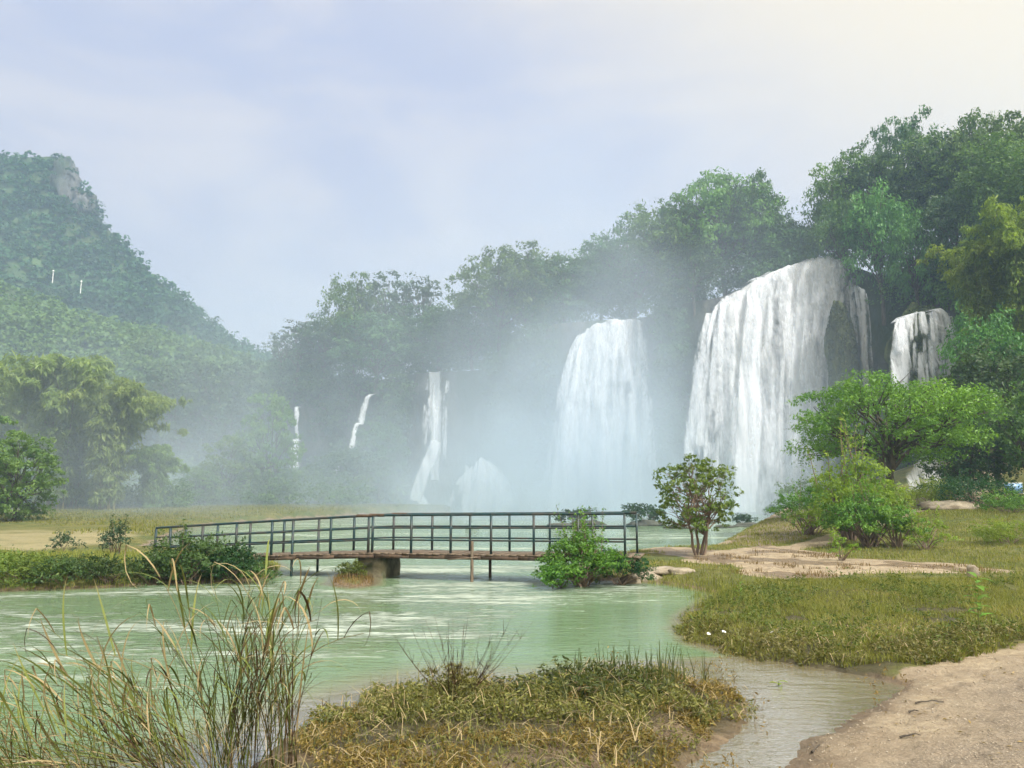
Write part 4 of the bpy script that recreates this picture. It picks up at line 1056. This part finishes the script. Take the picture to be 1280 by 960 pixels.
bm = bmesh.new(); bm.from_mesh(me); bmesh.ops.subdivide_edges(bm, edges=bm.edges[:], cuts=7, use_grid_fill=True)
co = np.array([v.co[:] for v in bm.verts]); dn = vnoise(co, 3.0, 4, 4) * 0.05
for v, d_ in zip(bm.verts, dn): v.co += Vector((v.co.x, v.co.y, 0)).normalized() * float(d_)
bm.to_mesh(me); bm.free()
link('pier', me, br, (pc[0], pc[1], 0), (0, 0, ang))
# wooden props that stand in the river against the walkway
for o, u, sd, top, m_ in ((N0, 592, 0.10, 0.34, 'plank'), (F0, 613, 0.0, -0.1, 'rust')):
    p, k = on_line(o, u); z = deck_z(k)
    link('support_post', MB().tube([p + perp * sd + (0, 0, -0.75), p + perp * sd + (0, 0, z + top)], [0.045, 0.04], 8).build('support_post', MT[m_], True), br)
p, k = on_line(N0, 578)
link('loose_board', MB().bar(p + fdir * 0.35 + perp * 0.08 + (0, 0, 0.56), p - fdir * 0.45 + perp * 0.08 + (0, 0, 0.63), 0.12, 0.03).build('loose_board', MT['plank']), br)

# ---------------------------------------------------------------- stones, sign, islets
def stone(u, D, r, sq, lab, seed, mat='stone', name='rock', sink=0.25, rz=0.0):
    x = X(u, D); z = max(gzat(x, D), -0.02)
    return tag(link(name, rock_lump(seed, r, sq, 0.28, 1.2, (18, 12), mat=mat), None, (x, D, z + r * sq[2] * (1 - 2 * sink) * 0.5), (0, 0, rz)), lab, 'rock')


stone(803, 20.9, 0.42, (1.2, 0.9, 0.42), 'flat pale stone step where the footbridge meets the bank', 401)
stone(829, 21.3, 0.45, (1.3, 0.9, 0.28), 'flat pale stone second from the footbridge end', 402)
stone(850, 21.0, 0.30, (1.2, 0.8, 0.4), 'brown stone on the path edge near the footbridge', 403)
stone(786, 20.4, 0.24, (1.2, 1.0, 0.7), 'reddish brown stone wedged under the footbridge end', 404)
stone(1213, 19.0, 0.22, (0.7, 0.35, 1.0), 'small upright grey stone marker on the grass at right', 405, sink=0.1)
for k, (u, D, r, lab) in enumerate(((848, 55, 1.0, 'dark low rock in the river left of the small tree'), (935, 58, 1.1, 'dark low rock in the river right of the small tree'), (905, 56, 0.7, 'little dark rock in the river just behind the small tree'),
                                   (808, 60, 1.4, 'dark islet rock in the river beyond the right end of the footbridge'), (700, 58, 1.0, 'dark rock in the rapids seen through the right railing'), (735, 62, 1.2, 'dark rock in the rapids left of the leafy bush, through the railing'),
                                   (590, 57, 0.5, 'little dark rock in the rapids seen through the middle of the railing'), (1185, 42, 0.9, 'brown flat slab under the trees by the upper path'))):
    stone(u, D, r * (0.62 if u < 1100 else 1), (1.7, 1.0, 0.42), lab, 410 + k, 'river_rock' if u < 1100 else 'stone')
islet = shrub(340, 1.0, 1.3, 14, 8, 12, 0.16, 'leaf_dark', 2)
for u, D, h, lab in ((808, 60.6, 1.7, 'dark bush growing on the islet beyond the footbridge end'), (870, 57, 0.9, 'low dark growth on rocks behind the small tree'), (722, 61, 1.3, 'misty bush on rocks seen through the right railing'),
                     (925, 59.5, 0.9, 'low dark growth on rocks right of the small tree')):
    place(islet, 'shrub', lab, 'shrub', (X(u, D), D, 0.05), h, u)

sg = thing('sign_board', 'small pale blue sign on a post under the dark trees at the right edge', 'sign', base(1270, 44), -0.25)
link('post', MB().tube([(0, 0, -0.2), (0, 0, 1.5)], [0.04, 0.04], 8).build('post', MT['rust']), sg)
pn_ = link('panel', MB().bar((-0.45, -0.05, 1.2), (0.45, -0.05, 1.2), 0.03, 0.55).build('panel', MT['sign_blue']), sg)
link('panel_border', MB().bar((-0.48, -0.03, 1.49), (0.48, -0.03, 1.49), 0.04, 0.04).bar((-0.48, -0.03, 0.91), (0.48, -0.03, 0.91), 0.04, 0.04).build('panel_border', MT['white']), pn_)

# ---------------------------------------------------------------- grasses and weeds
def blades(rng, P, h, w, bend=0.5, wind=(0, 0)):
    n = len(P); a = rng.random(n) * 6.283; d = np.column_stack([np.cos(a), np.sin(a), 0 * a])
    sd = np.column_stack([-np.sin(a), np.cos(a), 0 * a]); h = h * (0.55 + 0.75 * rng.random(n)); b = bend * rng.random(n) * h
    w = (w * (0.7 + 0.6 * rng.random(n)))[:, None]; up = np.array([0, 0, 1.0]); wd = np.array([wind[0], wind[1], 0])
    m = P + up * (h * 0.55)[:, None] + d * (b * 0.35)[:, None] + wd * 0.3 * h[:, None]; t = P + up * h[:, None] + d * b[:, None] + wd * h[:, None]
    V = np.stack([P - sd * w / 2, P + sd * w / 2, m + sd * w * 0.4, m - sd * w * 0.4, t], 1).reshape(-1, 3)
    i = np.arange(n)[:, None] * 5
    return V, i + np.array([[0, 1, 2, 3]]), i + np.array([[3, 2, 4]])


def scatter(rng, n, box, fn):
    P = np.column_stack([box[0] + (box[1] - box[0]) * rng.random(n), box[2] + (box[3] - box[2]) * rng.random(n)])
    z, *_ = ground_z(P); keep = fn(P, z); return np.column_stack([P, np.maximum(z, -0.04)])[keep]


def grass(name, label, P, h, w, mat, seed, bend=0.6, hn=1.5):
    rng = np.random.default_rng(seed); hh = h * (0.75 + 0.5 * vnoise(P, hn, seed, 2)) if len(P) else h
    V, Q, T = blades(rng, P - np.array([0, 0, 0.02]), np.clip(hh, 0.02, 9), w, bend)
    patch = np.clip(0.5 + 0.6 * vnoise(P, 0.9, seed + 1, 3), 0, 1)
    tint = np.repeat(np.clip(0.45 * patch + 0.75 * rng.random(len(P)) - 0.1, 0, 1), 5)
    return tag(link(name, mesh(name, V, [Q, T], MT[mat], {'tint': tint})), label, 'grass', kind='stuff')


def leafy(name, label, P, h, leaf, mat, seed, per=6, asp=0.32):
    """little upright weeds: leaves up a short stem"""
    rng = np.random.default_rng(seed); n = len(P); hh = np.clip(h * (0.7 + 0.7 * vnoise(P, 1.6, seed, 2)) * (0.6 + 0.6 * rng.random(n)), 0.02, 9)
    lean = rng.normal(size=(n, 2)) * 0.22
    j = np.repeat(np.arange(n), per); t = rng.random(len(j)) ** 0.7
    C = P[j] + np.column_stack([lean[j] * (hh[j] * t)[:, None], hh[j] * t]) + rng.normal(size=(len(j), 3)) * leaf * 0.3
    dirs = rng.normal(size=(len(j), 3)); dirs[:, 2] = 0.5 + 0.5 * rng.random(len(j))
    V, F = leafcards(rng, C, leaf, np.array([0, 0, 0.4]), asp, dirs, 0.9)
    patch = np.clip(0.5 + 0.6 * vnoise(P, 1.1, seed + 1, 3), 0, 1)
    tint = np.repeat(np.clip(0.4 * patch[j] + 0.75 * rng.random(len(j)) - 0.1, 0, 1), 4)
    return tag(link(name, mesh(name, V, F, MT[mat], {'tint': tint})), label, 'weeds', kind='stuff')


ISLE = poly([(853, 786), (872, 804), (930, 820), (1010, 834), (1090, 845), (1150, 846), (1210, 832), (1300, 815), (1420, 790), (1420, 728), (1240, 735), (1100, 733), (980, 733), (905, 742), (880, 756), (858, 772)])
r1 = np.random.default_rng(501)
iP = scatter(r1, 120000, (1.5, 13, 9.2, 19), lambda P, z: (sdist(P, ISLE) + vnoise(np.column_stack([P, z]), 1.5, 3) * 0.75 > 0.0) & (vnoise(np.column_stack([P, z]), 1.1, 36, 3) > -0.45))
grass('marsh_grass', 'olive green grass covering the low islet beside the sandy bank', iP, 0.12, 0.012, 'grass_isle', 502, 1.3, 0.8)
grass('marsh_grass', 'taller tufts standing out of the islet grass', iP[(vnoise(iP, 1.7, 35, 3) > 0.22)][::2], 0.24, 0.010, 'grass_bank', 517, 0.9)
eP = iP[(sdist(iP[:, :2], ISLE) < 0.9) & (iP[:, 1] < 13.5)]
leafy('marsh_weeds', 'taller leafy weeds along the front edge of the grassy islet', eP[vnoise(eP, 1.4, 38, 3) > -0.15][::4], 0.19, 0.055, 'weed', 503, 7)
leafy('marsh_weeds', 'scattered pale green herbs among the islet grass', iP[(vnoise(iP, 0.8, 31, 3) > 0.05)][::14], 0.24, 0.06, 'leaf_small', 509, 6)
rP = iP[(sdist(iP[:, :2], SANDPOLY) > -0.7)]
leafy('marsh_weeds', 'dark brown weeds where the islet meets the sandy bank', rP[vnoise(rP, 1.6, 39, 3) > 0.0][::3], 0.22, 0.055, 'weed', 510, 6)
bP = scatter(r1, 120000, (2.5, 34, 17, 46), lambda P, z: (z > 0.03) & (sdist(P, P_RIGHT) > 0.15) & np.all([pdist(P, l) > w * (0.75 + 0.4 * r1.random(len(P))) for l, w in PATHS], axis=0)
             & (sdist(P, ISLE) < 0) & (sdist(P, SANDFLAT) + vnoise(np.column_stack([P, 0 * z]), 0.9, 14) * 1.3 < 0.1) & (vnoise(np.column_stack([P, z]), 0.5, 12, 3) > -0.28 - 0.02 * (P[:, 0] - 4)) & ((P[:, 1] > 18.5) | (P[:, 0] > 5.5)))
grass('bank_grass', 'yellow green grass on the right bank around the footpaths', bP, 0.15, 0.018, 'grass_bank', 504, hn=0.6)
tP = scatter(r1, 26000, (3, 14, 16.5, 27), lambda P, z: (sdist(P, SANDFLAT) > -0.2) & (vnoise(np.column_stack([P, 0 * z]), 1.5, 61, 3) > 0.16))
grass('path_tufts', 'dry brown tufts on the sandy footpath', tP, 0.14, 0.012, 'weed_gold', 516)
wP = scatter(r1, 9000, (-0.5, 8, 17.0, 22), lambda P, z: (np.abs(sdist(P, P_RIGHT)) < 0.45) & (P[:, 1] < 20.5) & (P[:, 0] < 6.2))
grass('water_edge_grass', 'grass fringe at the waterline below the footbridge bush', wP, 0.24, 0.014, 'grass_isle', 505)
lP = scatter(r1, 26000, (-22, -5, 17.5, 26), lambda P, z: (sdist(P, P_LEFT) > -0.15))
grass('left_bank_grass', 'tawny grass and herbs along the left river bank', lP, 0.26, 0.016, 'grass_isle', 506)
pP = scatter(r1, 5000, (-6, -2, 18.5, 23), lambda P, z: (sdist(P, P_PIER) > -0.05))
grass('pier_grass', 'brown grass tuft growing at the foot of the bridge pier', pP, 0.20, 0.012, 'weed_gold', 507)
mP = scatter(r1, 60000, (-75, -8, 27, 110), lambda P, z: (sdist(P, P_FIELD) > 0.4) & (vnoise(np.column_stack([P, z]), 0.15, 14, 3) + (P[:, 1] - 48) / 30 > 0))
grass('meadow_grass', 'hazy green grass on the meadow across the river at left', mP, 0.22, 0.06, 'grass_bank', 508, hn=0.2)

FRONT = poly([(335, 985), (352, 925), (405, 893), (480, 872), (560, 850), (650, 860), (730, 850), (830, 844), (925, 860), (948, 885), (925, 912), (880, 938), (850, 975), w_(-0.2, 5.2), w_(-2.6, 5.2)])
fP = scatter(r1, 60000, (-4, 3.5, 5.2, 11), lambda P, z: (sdist(P, FRONT) + vnoise(np.column_stack([P, z]), 1.6, 5) * 0.7 > 0.1))
dF_ = sdist(fP[:, :2], FRONT); nF = vnoise(fP, 1.3, 77, 3)
back_ = fP[:, 1] > 7.6
leafy('front_weeds', 'dense olive brown weeds along the near water edge', fP[back_ & (nF > -0.12)][::4], 0.21, 0.052, 'weed', 511, 8)
grass('front_grass', 'tall thin stalks sticking out of the near weeds', fP[back_ & (vnoise(fP, 2.6, 81, 3) > 0.1)][::7], 0.42, 0.006, 'weed', 518, 0.7)
leafy('front_weeds', 'golden brown trampled weeds nearest the viewer', fP[((nF < 0.15) | (fP[:, 1] < 7.4)) & (vnoise(fP, 1.9, 55, 3) > -0.05)][::3], 0.10, 0.05, 'weed_gold', 512, 6, 0.24)
leafy('front_weeds', 'tiny creeping weeds over the bare mud nearest the viewer', fP[(nF < 0.3)][::9], 0.05, 0.035, 'weed', 519, 5, 0.4)
grass('front_grass', 'thin brown and olive grass mixed through the near weeds', fP[nF > -0.15][::6], 0.20, 0.007, 'weed', 513, 1.6)
leafy('front_weeds', 'dark green leafy weeds in the middle of the near weed bed', fP[(np.linalg.norm((fP[:, :2] - gp(750, 872)[:2]) * (0.7, 1.1), axis=1) + 0.5 * vnoise(fP, 1.7, 83, 3) < 0.7)][::7], 0.24, 0.075, 'weed_dark', 514, 8)
sP = scatter(r1, 12000, (1.0, 5.5, 6.0, 11), lambda P, z: (sdist(P, ISLE) < -0.1) & (sdist(P, FRONT) < 0) & (vnoise(np.column_stack([P, z]), 1.5, 21, 3) > 0.12) & (z < 0.06))
leafy('pool_weeds', 'sparse brown sprigs standing in the shallow pool', sP[::5], 0.26, 0.045, 'weed_gold', 515, 4)

# tall reeds at the near left, blade by blade
def blade_mesh(seed, L, w, arch, mat):
    rng = np.random.default_rng(seed); n = 9; t = np.linspace(0, 1, n)
    x = arch * L * t ** 2.2; z = L * (t - 0.28 * arch * t ** 3); y = 0.03 * L * np.sin(t * 3 + rng.random() * 6) * t
    wv = w * np.clip(np.minimum(0.55 + t * 1.2, (1 - t) * 1.7 + 0.02), 0, 1)
    C = np.column_stack([x, y, z]); sd = np.array([0, 1.0, 0]); nr = np.column_stack([-np.gradient(z), 0 * t, np.gradient(x)]); nr /= np.linalg.norm(nr, axis=1)[:, None]
    V = np.stack([C - sd * wv[:, None] / 2, C + nr * wv[:, None] * 0.22, C + sd * wv[:, None] / 2], 1).reshape(-1, 3)
    i = np.arange(n * 3).reshape(n, 3)
    F = np.concatenate([np.stack([i[:-1, a], i[:-1, a + 1], i[1:, a + 1], i[1:, a]], -1) for a in (0, 1)])
    return mesh('blade', V, F, MT[mat], {'tint': np.clip(np.repeat(t, 3) * 0.6 + rng.random() * 0.5, 0, 1)}, True)


BL = {m: [blade_mesh(600 + k, 1.0, 0.007 + 0.0035 * (k % 3), ar, m) for k, ar in enumerate((0.04, 0.10, 0.18, 0.30, 0.5, 0.75))] for m in ('reed_green', 'reed_dry', 'reed_brown')}
rr_ = random.Random(9)


def stalk_mesh(seed, arch, nl):
    """a reed stem with strap leaves leaving it up its length, tips drooping, a few snapped"""
    rg = random.Random(seed); mb = MB(); tn = []
    t = np.linspace(0, 1, 10); S = np.column_stack([arch * t ** 2.1, 0.02 * np.sin(t * 4 + seed) * t, t - 0.34 * arch * t ** 3])
    mb.tube(S, np.linspace(0.0034, 0.001, 10), 4); tn += [rg.choice((0.05, 0.15, 0.4, 0.5, 0.8))] * 40
    for k in range(nl):
        q = 0.12 + 0.86 * (k + rg.random()) / nl; p = np.array([np.interp(q, t, S[:, c]) for c in range(3)])
        ph = rg.uniform(0, 6.283); el = rg.uniform(1.0, 1.35); L = rg.uniform(0.22, 0.5); n = 9; dr = rg.uniform(0.6, 2.6); kink = rg.random() < 0.25; C = [p]
        for j in range(1, n):
            f = j / (n - 1); e = el - dr * f ** 1.6 - (1.5 if kink and f > 0.55 else 0)
            C.append(C[-1] + np.array((math.cos(ph) * math.cos(e), math.sin(ph) * math.cos(e), math.sin(e))) * L / (n - 1))
        C = np.array(C); w = rg.uniform(0.0028, 0.0055) * np.clip(np.minimum(0.5 + np.linspace(0, 3, n), (1 - np.linspace(0, 1, n)) * 1.8 + 0.03), 0, 1)
        sd = np.array((-math.sin(ph), math.cos(ph), 0.3 * rg.uniform(-1, 1)))
        V = np.stack([C - sd * w[:, None], C + sd * w[:, None]], 1).reshape(-1, 3); i = np.arange(n * 2).reshape(n, 2)
        mb.add(V, np.stack([i[:-1, 0], i[:-1, 1], i[1:, 1], i[1:, 0]], -1))
        b0 = rg.uniform(0.32, 0.62) if rg.random() < 0.5 else (rg.uniform(0.75, 0.95) if rg.random() < 0.6 else rg.uniform(0, 0.22))
        tn += list(np.repeat(np.clip(b0 + 0.25 * np.linspace(0, 1, n) ** 3, 0, 1), 2))
    return mb.build('stalk', MT['reed'], True, {'tint': np.array(tn)})


STALKS = [stalk_mesh(640 + k, ar, 6 + k % 4) for k, ar in enumerate((0.04, 0.08, 0.14, 0.2, 0.28, 0.36, 0.5, 0.65, 0.1, 0.16))]


def reeds(label, u, D, n, hmin, hmax, spread, lean, dry, tilt=0.16):
    x = X(u, D, 0); o = thing('reed_clump', label, 'reeds', (x, D, max(0.0, gzat(x, D)) - 0.03))
    for k in range(int(n * 0.55)):
        h = hmin + (hmax - hmin) * rr_.random() ** 0.7; a = rr_.gauss(lean, 0.45) if lean is not None else rr_.uniform(0, 6.283)
        r0 = spread * math.sqrt(rr_.random()); an = rr_.uniform(0, 6.283)
        link('stalk', rr_.choice(STALKS if lean is None else STALKS[3:8]), o, (math.cos(an) * r0, math.sin(an) * r0 * 0.7, 0), (0, rr_.uniform(0.25 * tilt if lean else 0.0, tilt), a), h)
    for k in range(int(n * 0.45)):
        q = rr_.random(); m = 'reed_dry' if q < dry else ('reed_brown' if q < dry + 0.22 else 'reed_green')
        h = hmin + (hmax - hmin) * rr_.random() ** 0.8; a = rr_.gauss(lean, 0.55) if lean is not None else rr_.uniform(0, 6.283)
        r0 = spread * math.sqrt(rr_.random()); an = rr_.uniform(0, 6.283)
        link('blade', rr_.choice(BL[m][:4] if hmax > 1.2 else BL[m]), o, (math.cos(an) * r0, math.sin(an) * r0 * 0.7, 0), (0, rr_.uniform(0.25 * tilt if lean else 0.0, tilt), a), (h, 0.75 + 0.5 * rr_.random(), h))
    return o


reeds('tallest clump of upright reeds at the near left', 292, 6.6, 58, 0.6, 1.9, 0.22, None, 0.18, 0.30)
reeds('clump of brown reed stems right of the tallest near reeds', 352, 6.5, 32, 0.7, 1.65, 0.13, None, 0.3, 0.25)
reeds('reeds bending far left over the water in the lower left corner', 240, 6.2, 66, 0.8, 1.75, 0.30, math.pi, 0.15, 1.15)
reeds('low arching reeds at the left bottom corner', 90, 5.9, 60, 0.5, 1.3, 0.45, math.pi * 1.05, 0.14, 0.7)
reeds('short dry reed stalks at the foot of the tallest near reeds', 300, 6.3, 24, 0.3, 0.75, 0.34, None, 0.6, 0.35)

# rush clump in the front weeds
ru = thing('rush_clump', 'row of thin upright green rushes in the near weed bed', 'rushes', (X(800, 9.3, 0.1), 9.3, 0.02))
rm_ = [MB().tube([(0, 0, 0), (0.01 * s, 0, .5), (0.05 * s, 0, 1.0)], [0.006, 0.005, 0.002], 5).build('stem', MT['reed_green'], True, {'tint': np.full(15, 0.25)}) for s in (-1.2, 0.3, 1.4)]
for k in range(85):
    link('stem', rr_.choice(rm_), ru, (rr_.gauss(0.05, 0.36), rr_.gauss(0, 0.14), 0), (rr_.gauss(0, .05), rr_.gauss(0, .07), rr_.uniform(0, 6.28)), (1, 1, rr_.uniform(0.28, 0.5)))

# dry twiggy bush in the front weeds
tw = thing('dry_bush', 'dry twiggy bush with bare stems fanning up from the near weeds', 'shrub', (X(572, 8.4, 0.1), 8.4, 0.05))
for k in range(34):
    a = rr_.uniform(0, 6.283); l = rr_.uniform(0.45, 1.05); sp = rr_.uniform(0.05, 0.6)
    p0 = np.array((rr_.gauss(0, .08), rr_.gauss(0, .06), 0)); p1 = p0 + (math.cos(a) * sp * l * 1.5, math.sin(a) * sp * l * 0.8, l * (1 - 0.35 * sp))
    mb = MB(); P = curve(p0, p1, -0.06 * l, 7); P[3:, 0] += rr_.gauss(0, .01); mb.tube(P, np.linspace(0.0045, 0.0012, 7), 5)
    for q in range(rr_.randint(0, 3)):
        s = P[rr_.randint(3, 5)]; mb.tube([s, s + np.array((rr_.gauss(0, .06), rr_.gauss(0, .05), rr_.uniform(.08, .18)))], [0.003, 0.001], 4)
    link('stem', mb.build('stem', MT['reed_brown'], True, {'tint': np.full(mb.n, rr_.random())}), tw)
dr = np.random.default_rng(71)
V, F, T = foliage(dr, np.column_stack([dr.normal(size=14) * 0.22, dr.normal(size=14) * 0.14, 0.10 + 0.22 * dr.random(14)]), np.full(14, 0.12), 8, 12, 0.045, 0.3)
link('foliage', mesh('foliage', V, F, MT['weed'], {'tint': T}), tw)

# bare stalks with dark seed heads, and saplings
def sapling(label, u, D, h, nl, leaf, mat, seed, z=None):
    rr = random.Random(seed); x = X(u, D, 0.2); o = thing('sapling', label, 'plant', (x, D, (gzat(x, D) if z is None else z) - 0.02))
    st0 = link('stem', MB().tube(curve((0, 0, 0), (rr.uniform(-.06, .06), 0, h), 0, 6), np.linspace(0.006, 0.002, 6), 5).build('stem', MT['culm'], True), o)
    rg = np.random.default_rng(seed)
    n = 5; t = np.linspace(0, 1, n); wv = np.sin(np.clip(t * 0.93 + 0.06, 0, 1) * math.pi) * 0.21
    C = np.column_stack([t, 0 * t, 0.25 * t - 0.45 * t ** 2]); V = np.stack([C - np.column_stack([0 * t, wv, -0.05 + 0 * t]), C, C + np.column_stack([0 * t, wv, 0.05 + 0 * t])], 1).reshape(-1, 3)
    i = np.arange(n * 3).reshape(n, 3); F = np.concatenate([np.stack([i[:-1, a], i[:-1, a + 1], i[1:, a + 1], i[1:, a]], -1) for a in (0, 1)])
    me = mesh('leaf', V, F, MT[mat], {'tint': np.full(len(V), 0.8)}, True)
    for k in range(nl):
        link('leaf', me, st0, (0, 0, h * (0.35 + 0.65 * k / nl)), (0, rr.uniform(-0.7, 0.1), k * 2.4), leaf * rr.uniform(0.7, 1.2))
    return o


sapling('bright green sapling with glossy leaves on the grassy islet at right', 1226, 12.0, 0.95, 20, 0.20, 'leaf_bush', 801)
sapling('little green sprout standing in the shallow pool', 972, 9.4, 0.20, 6, 0.10, 'leaf_lime', 802)
sapling('small leafy sprig at the far corner of the grassy islet', 926, 16.2, 0.42, 9, 0.12, 'leaf_bush', 803)
sapling('thin dark sprig on the water edge left of the dry bush', 433, 8.0, 0.30, 5, 0.06, 'weed_dark', 804)

# white scraps and blossoms caught in the islet grass
for u, v, s, lab in ((905, 789, 0.032, 'largest white scrap lying on the grassy islet'), (886, 792, 0.024, 'small white scrap left of the largest one on the islet'), (965, 790, 0.025, 'tiny white scrap right of the largest one on the islet')):
    p = gp(u, v, 0.22); rg = np.random.default_rng(u)
    gx_, gy_ = np.meshgrid(np.linspace(-1, 1, 6), np.linspace(-1, 1, 5), indexing='ij'); Vv = np.column_stack([gx_.ravel() * s, gy_.ravel() * s * 0.7, rg.normal(size=30) * s * 0.22])
    tag(link('plastic_scrap', mesh('plastic_scrap', Vv, grid_faces(6, 5), MT['white'], None, True), None, tuple(p), (0.5, 0.2, u)), lab, 'scrap')

# sticks and stones on the sand
for u, v, l, a, lab in ((1138, 923, 0.20, 0.15, 'dark stick lying on the sand at lower right'), (1142, 888, 0.10, 0.0, 'short twig on the sand above the dark stick'), (1162, 879, 0.30, 0.05, 'pale flat drift twig near the top of the sand'), (1020, 937, 0.22, 0.9, 'thin bent twig at the sandy pool edge')):
    p = gp(u, v, 0.25); z = gzat(p[0], p[1]); p = gp(u, v, z)
    P = curve((-l / 2, 0, 0), (l / 2, 0, 0.01), 0.012, 6, l * 0.02, np.random.default_rng(u)); mb = MB().tube(P, np.linspace(0.010, 0.005, 6), 6)
    tag(link('stick', mb.build('stick', MT['bark']), None, (p[0], p[1], gzat(p[0], p[1]) + 0.008), (0, 0, a)), lab, 'stick')
gr = np.random.default_rng(91)
gP = scatter(gr, 70000, (1, 9, 4.8, 10.5), lambda P, z: (sdist(P, SANDPOLY) > 0.05) & (z > 0.02))
ico = np.array([(1, 0, 0), (-1, 0, 0), (0, 1, 0), (0, -1, 0), (0, 0, .7), (0, 0, -.7)]); icf = np.array([(0, 2, 4), (2, 1, 4), (1, 3, 4), (3, 0, 4), (2, 0, 5), (1, 2, 5), (3, 1, 5), (0, 3, 5)])
n = len(gP); sz = 0.0025 + 0.010 * gr.random(n) ** 6
V = gP[:, None] + ico[None] * (sz[:, None] * (0.7 + 0.6 * gr.random((n, 3))))[:, None]
V = V + gr.normal(size=V.shape) * sz[:, None, None] * 0.15
F = (np.arange(n)[:, None, None] * 6 + icf[None]).reshape(-1, 3)
tag(link('gravel', mesh('gravel', V.reshape(-1, 3), F, MT['pebble'])), 'fine gravel strewn over the sandy bank', 'gravel', kind='stuff')

# ---------------------------------------------------------------- the air: haze over the valley, spray off the falls
m, nt = newmat('haze_air')
pv = node(nt, 'ShaderNodeVolumePrincipled', {'Color': c4(0.52, 0.73, 1.0), 'Density': 0.0009, 'Anisotropy': 0.25})
out(nt, None, pv.outputs[0])
tag(link('haze', MB().bar((0, -100, 110), (0, 910, 110), 1500, 226).build('haze', m)), 'pale blue haze filling the valley', 'haze', kind='stuff')

m, nt = newmat('spray_air')
pos = node(nt, 'ShaderNodeNewGeometry').outputs['Position']
sx, sy, sz_ = node(nt, 'ShaderNodeSeparateXYZ', {0: pos}).outputs
nz = node(nt, 'ShaderNodeTexNoise', {'Vector': node(nt, 'ShaderNodeMapping', {0: pos, 3: (0.062, 0.062, 0.05)}).outputs[0], 'Scale': 1.0, 'Detail': 3, 'Roughness': 0.55}).outputs[0]


def gauss(v, c, s): return mth(nt, 'EXPONENT', mth(nt, 'MULTIPLY', mth(nt, 'POWER', mth(nt, 'ABSOLUTE', mth(nt, 'DIVIDE', mth(nt, 'SUBTRACT', v, c), s)), 2.0), -1.0))


dn = mth(nt, 'ADD', gauss(sx, 10.0, 16.0), mth(nt, 'MULTIPLY', gauss(sx, -30.0, 42.0), 0.32))
dn = mth(nt, 'MULTIPLY', dn, mth(nt, 'EXPONENT', mth(nt, 'MULTIPLY', sz_, -1 / 13.5)))
dn = mth(nt, 'MULTIPLY', dn, maprange(nt, nz, 0.34, 0.64, 0.08, 1.7))
for a, v0, v1 in ((sx, -118, -80), (sy, 50, 84)): dn = mth(nt, 'MULTIPLY', dn, maprange(nt, a, v0, v1))
for a, v0, v1 in ((sx, 52, 26), (sy, 134, 118), (sz_, 52, 34)): dn = mth(nt, 'MULTIPLY', dn, maprange(nt, a, v0, v1))
pv = node(nt, 'ShaderNodeVolumePrincipled', {'Color': c4(0.74, 0.86, 1.0), 'Density': mth(nt, 'MULTIPLY', dn, 0.066), 'Anisotropy': 0.0})
out(nt, None, pv.outputs[0])
tag(link('spray_mist', MB().bar((-30, 49, 26), (-30, 136, 26), 184, 53).build('spray_mist', m)), 'white spray drifting from the foot of the waterfalls', 'mist', kind='stuff')

lr = np.random.default_rng(93)
LP = scatter(lr, 900, (1, 9, 4.8, 10.5), lambda P, z: (sdist(P, SANDPOLY) > 0.0) & (z > 0.01) & (vnoise(np.column_stack([P, z]), 0.9, 71, 3) > -0.05))
V, F = leafcards(lr, LP + np.array([0, 0, 0.012]), 0.045, np.array([0, 0, 3.0]), 0.4)
tag(link('leaf_litter', mesh('leaf_litter', V, F, MT['weed_gold'], {'tint': np.repeat(lr.random(len(LP)), 4)})), 'dead leaves and straw bits littering the sandy bank', 'litter', kind='stuff')

# dead straw lying across the weed beds
sg_ = np.random.default_rng(95)


def straw(name, label, P, n, L, seed):
    rg = np.random.default_rng(seed); B = P[rg.integers(0, len(P), n)] + np.column_stack([np.zeros((n, 2)), 0.04 + 0.16 * rg.random(n)])
    a = rg.random(n) * 6.283; l = (L * (0.4 + 0.8 * rg.random(n)))[:, None]; el = rg.normal(size=n) * 0.35; d = np.column_stack([np.cos(a) * np.cos(el), np.sin(a) * np.cos(el), np.sin(el)]); sd = np.column_stack([-np.sin(a), np.cos(a), 0 * a]) * 0.003 * (0.7 + rg.random((n, 1)))
    m_ = B + d * l * 0.5 + np.array([0, 0, 1.0]) * l * 0.12 * rg.random((n, 1)); t_ = B + d * l - np.array([0, 0, 1.0]) * l * 0.10
    V = np.stack([B - sd, B + sd, m_ + sd, m_ - sd, t_ + sd * 0.4, t_ - sd * 0.4], 1).reshape(-1, 3); i = np.arange(n)[:, None] * 6
    return tag(link(name, mesh(name, V, np.concatenate([i + np.array([[0, 1, 2, 3]]), i + np.array([[3, 2, 4, 5]])]), MT['reed'], {'tint': np.repeat(np.where(rg.random(n) < 0.6, 0.8 + 0.2 * rg.random(n), 0.3 * rg.random(n)), 6)})), label, 'straw', kind='stuff')


straw('dead_straw', 'pale dead straw strewn over the near weed bed', fP, 1500, 0.28, 96)
straw('dead_straw', 'dead stalks caught along the front of the grassy islet', iP[iP[:, 1] < 12.5], 900, 0.20, 97)
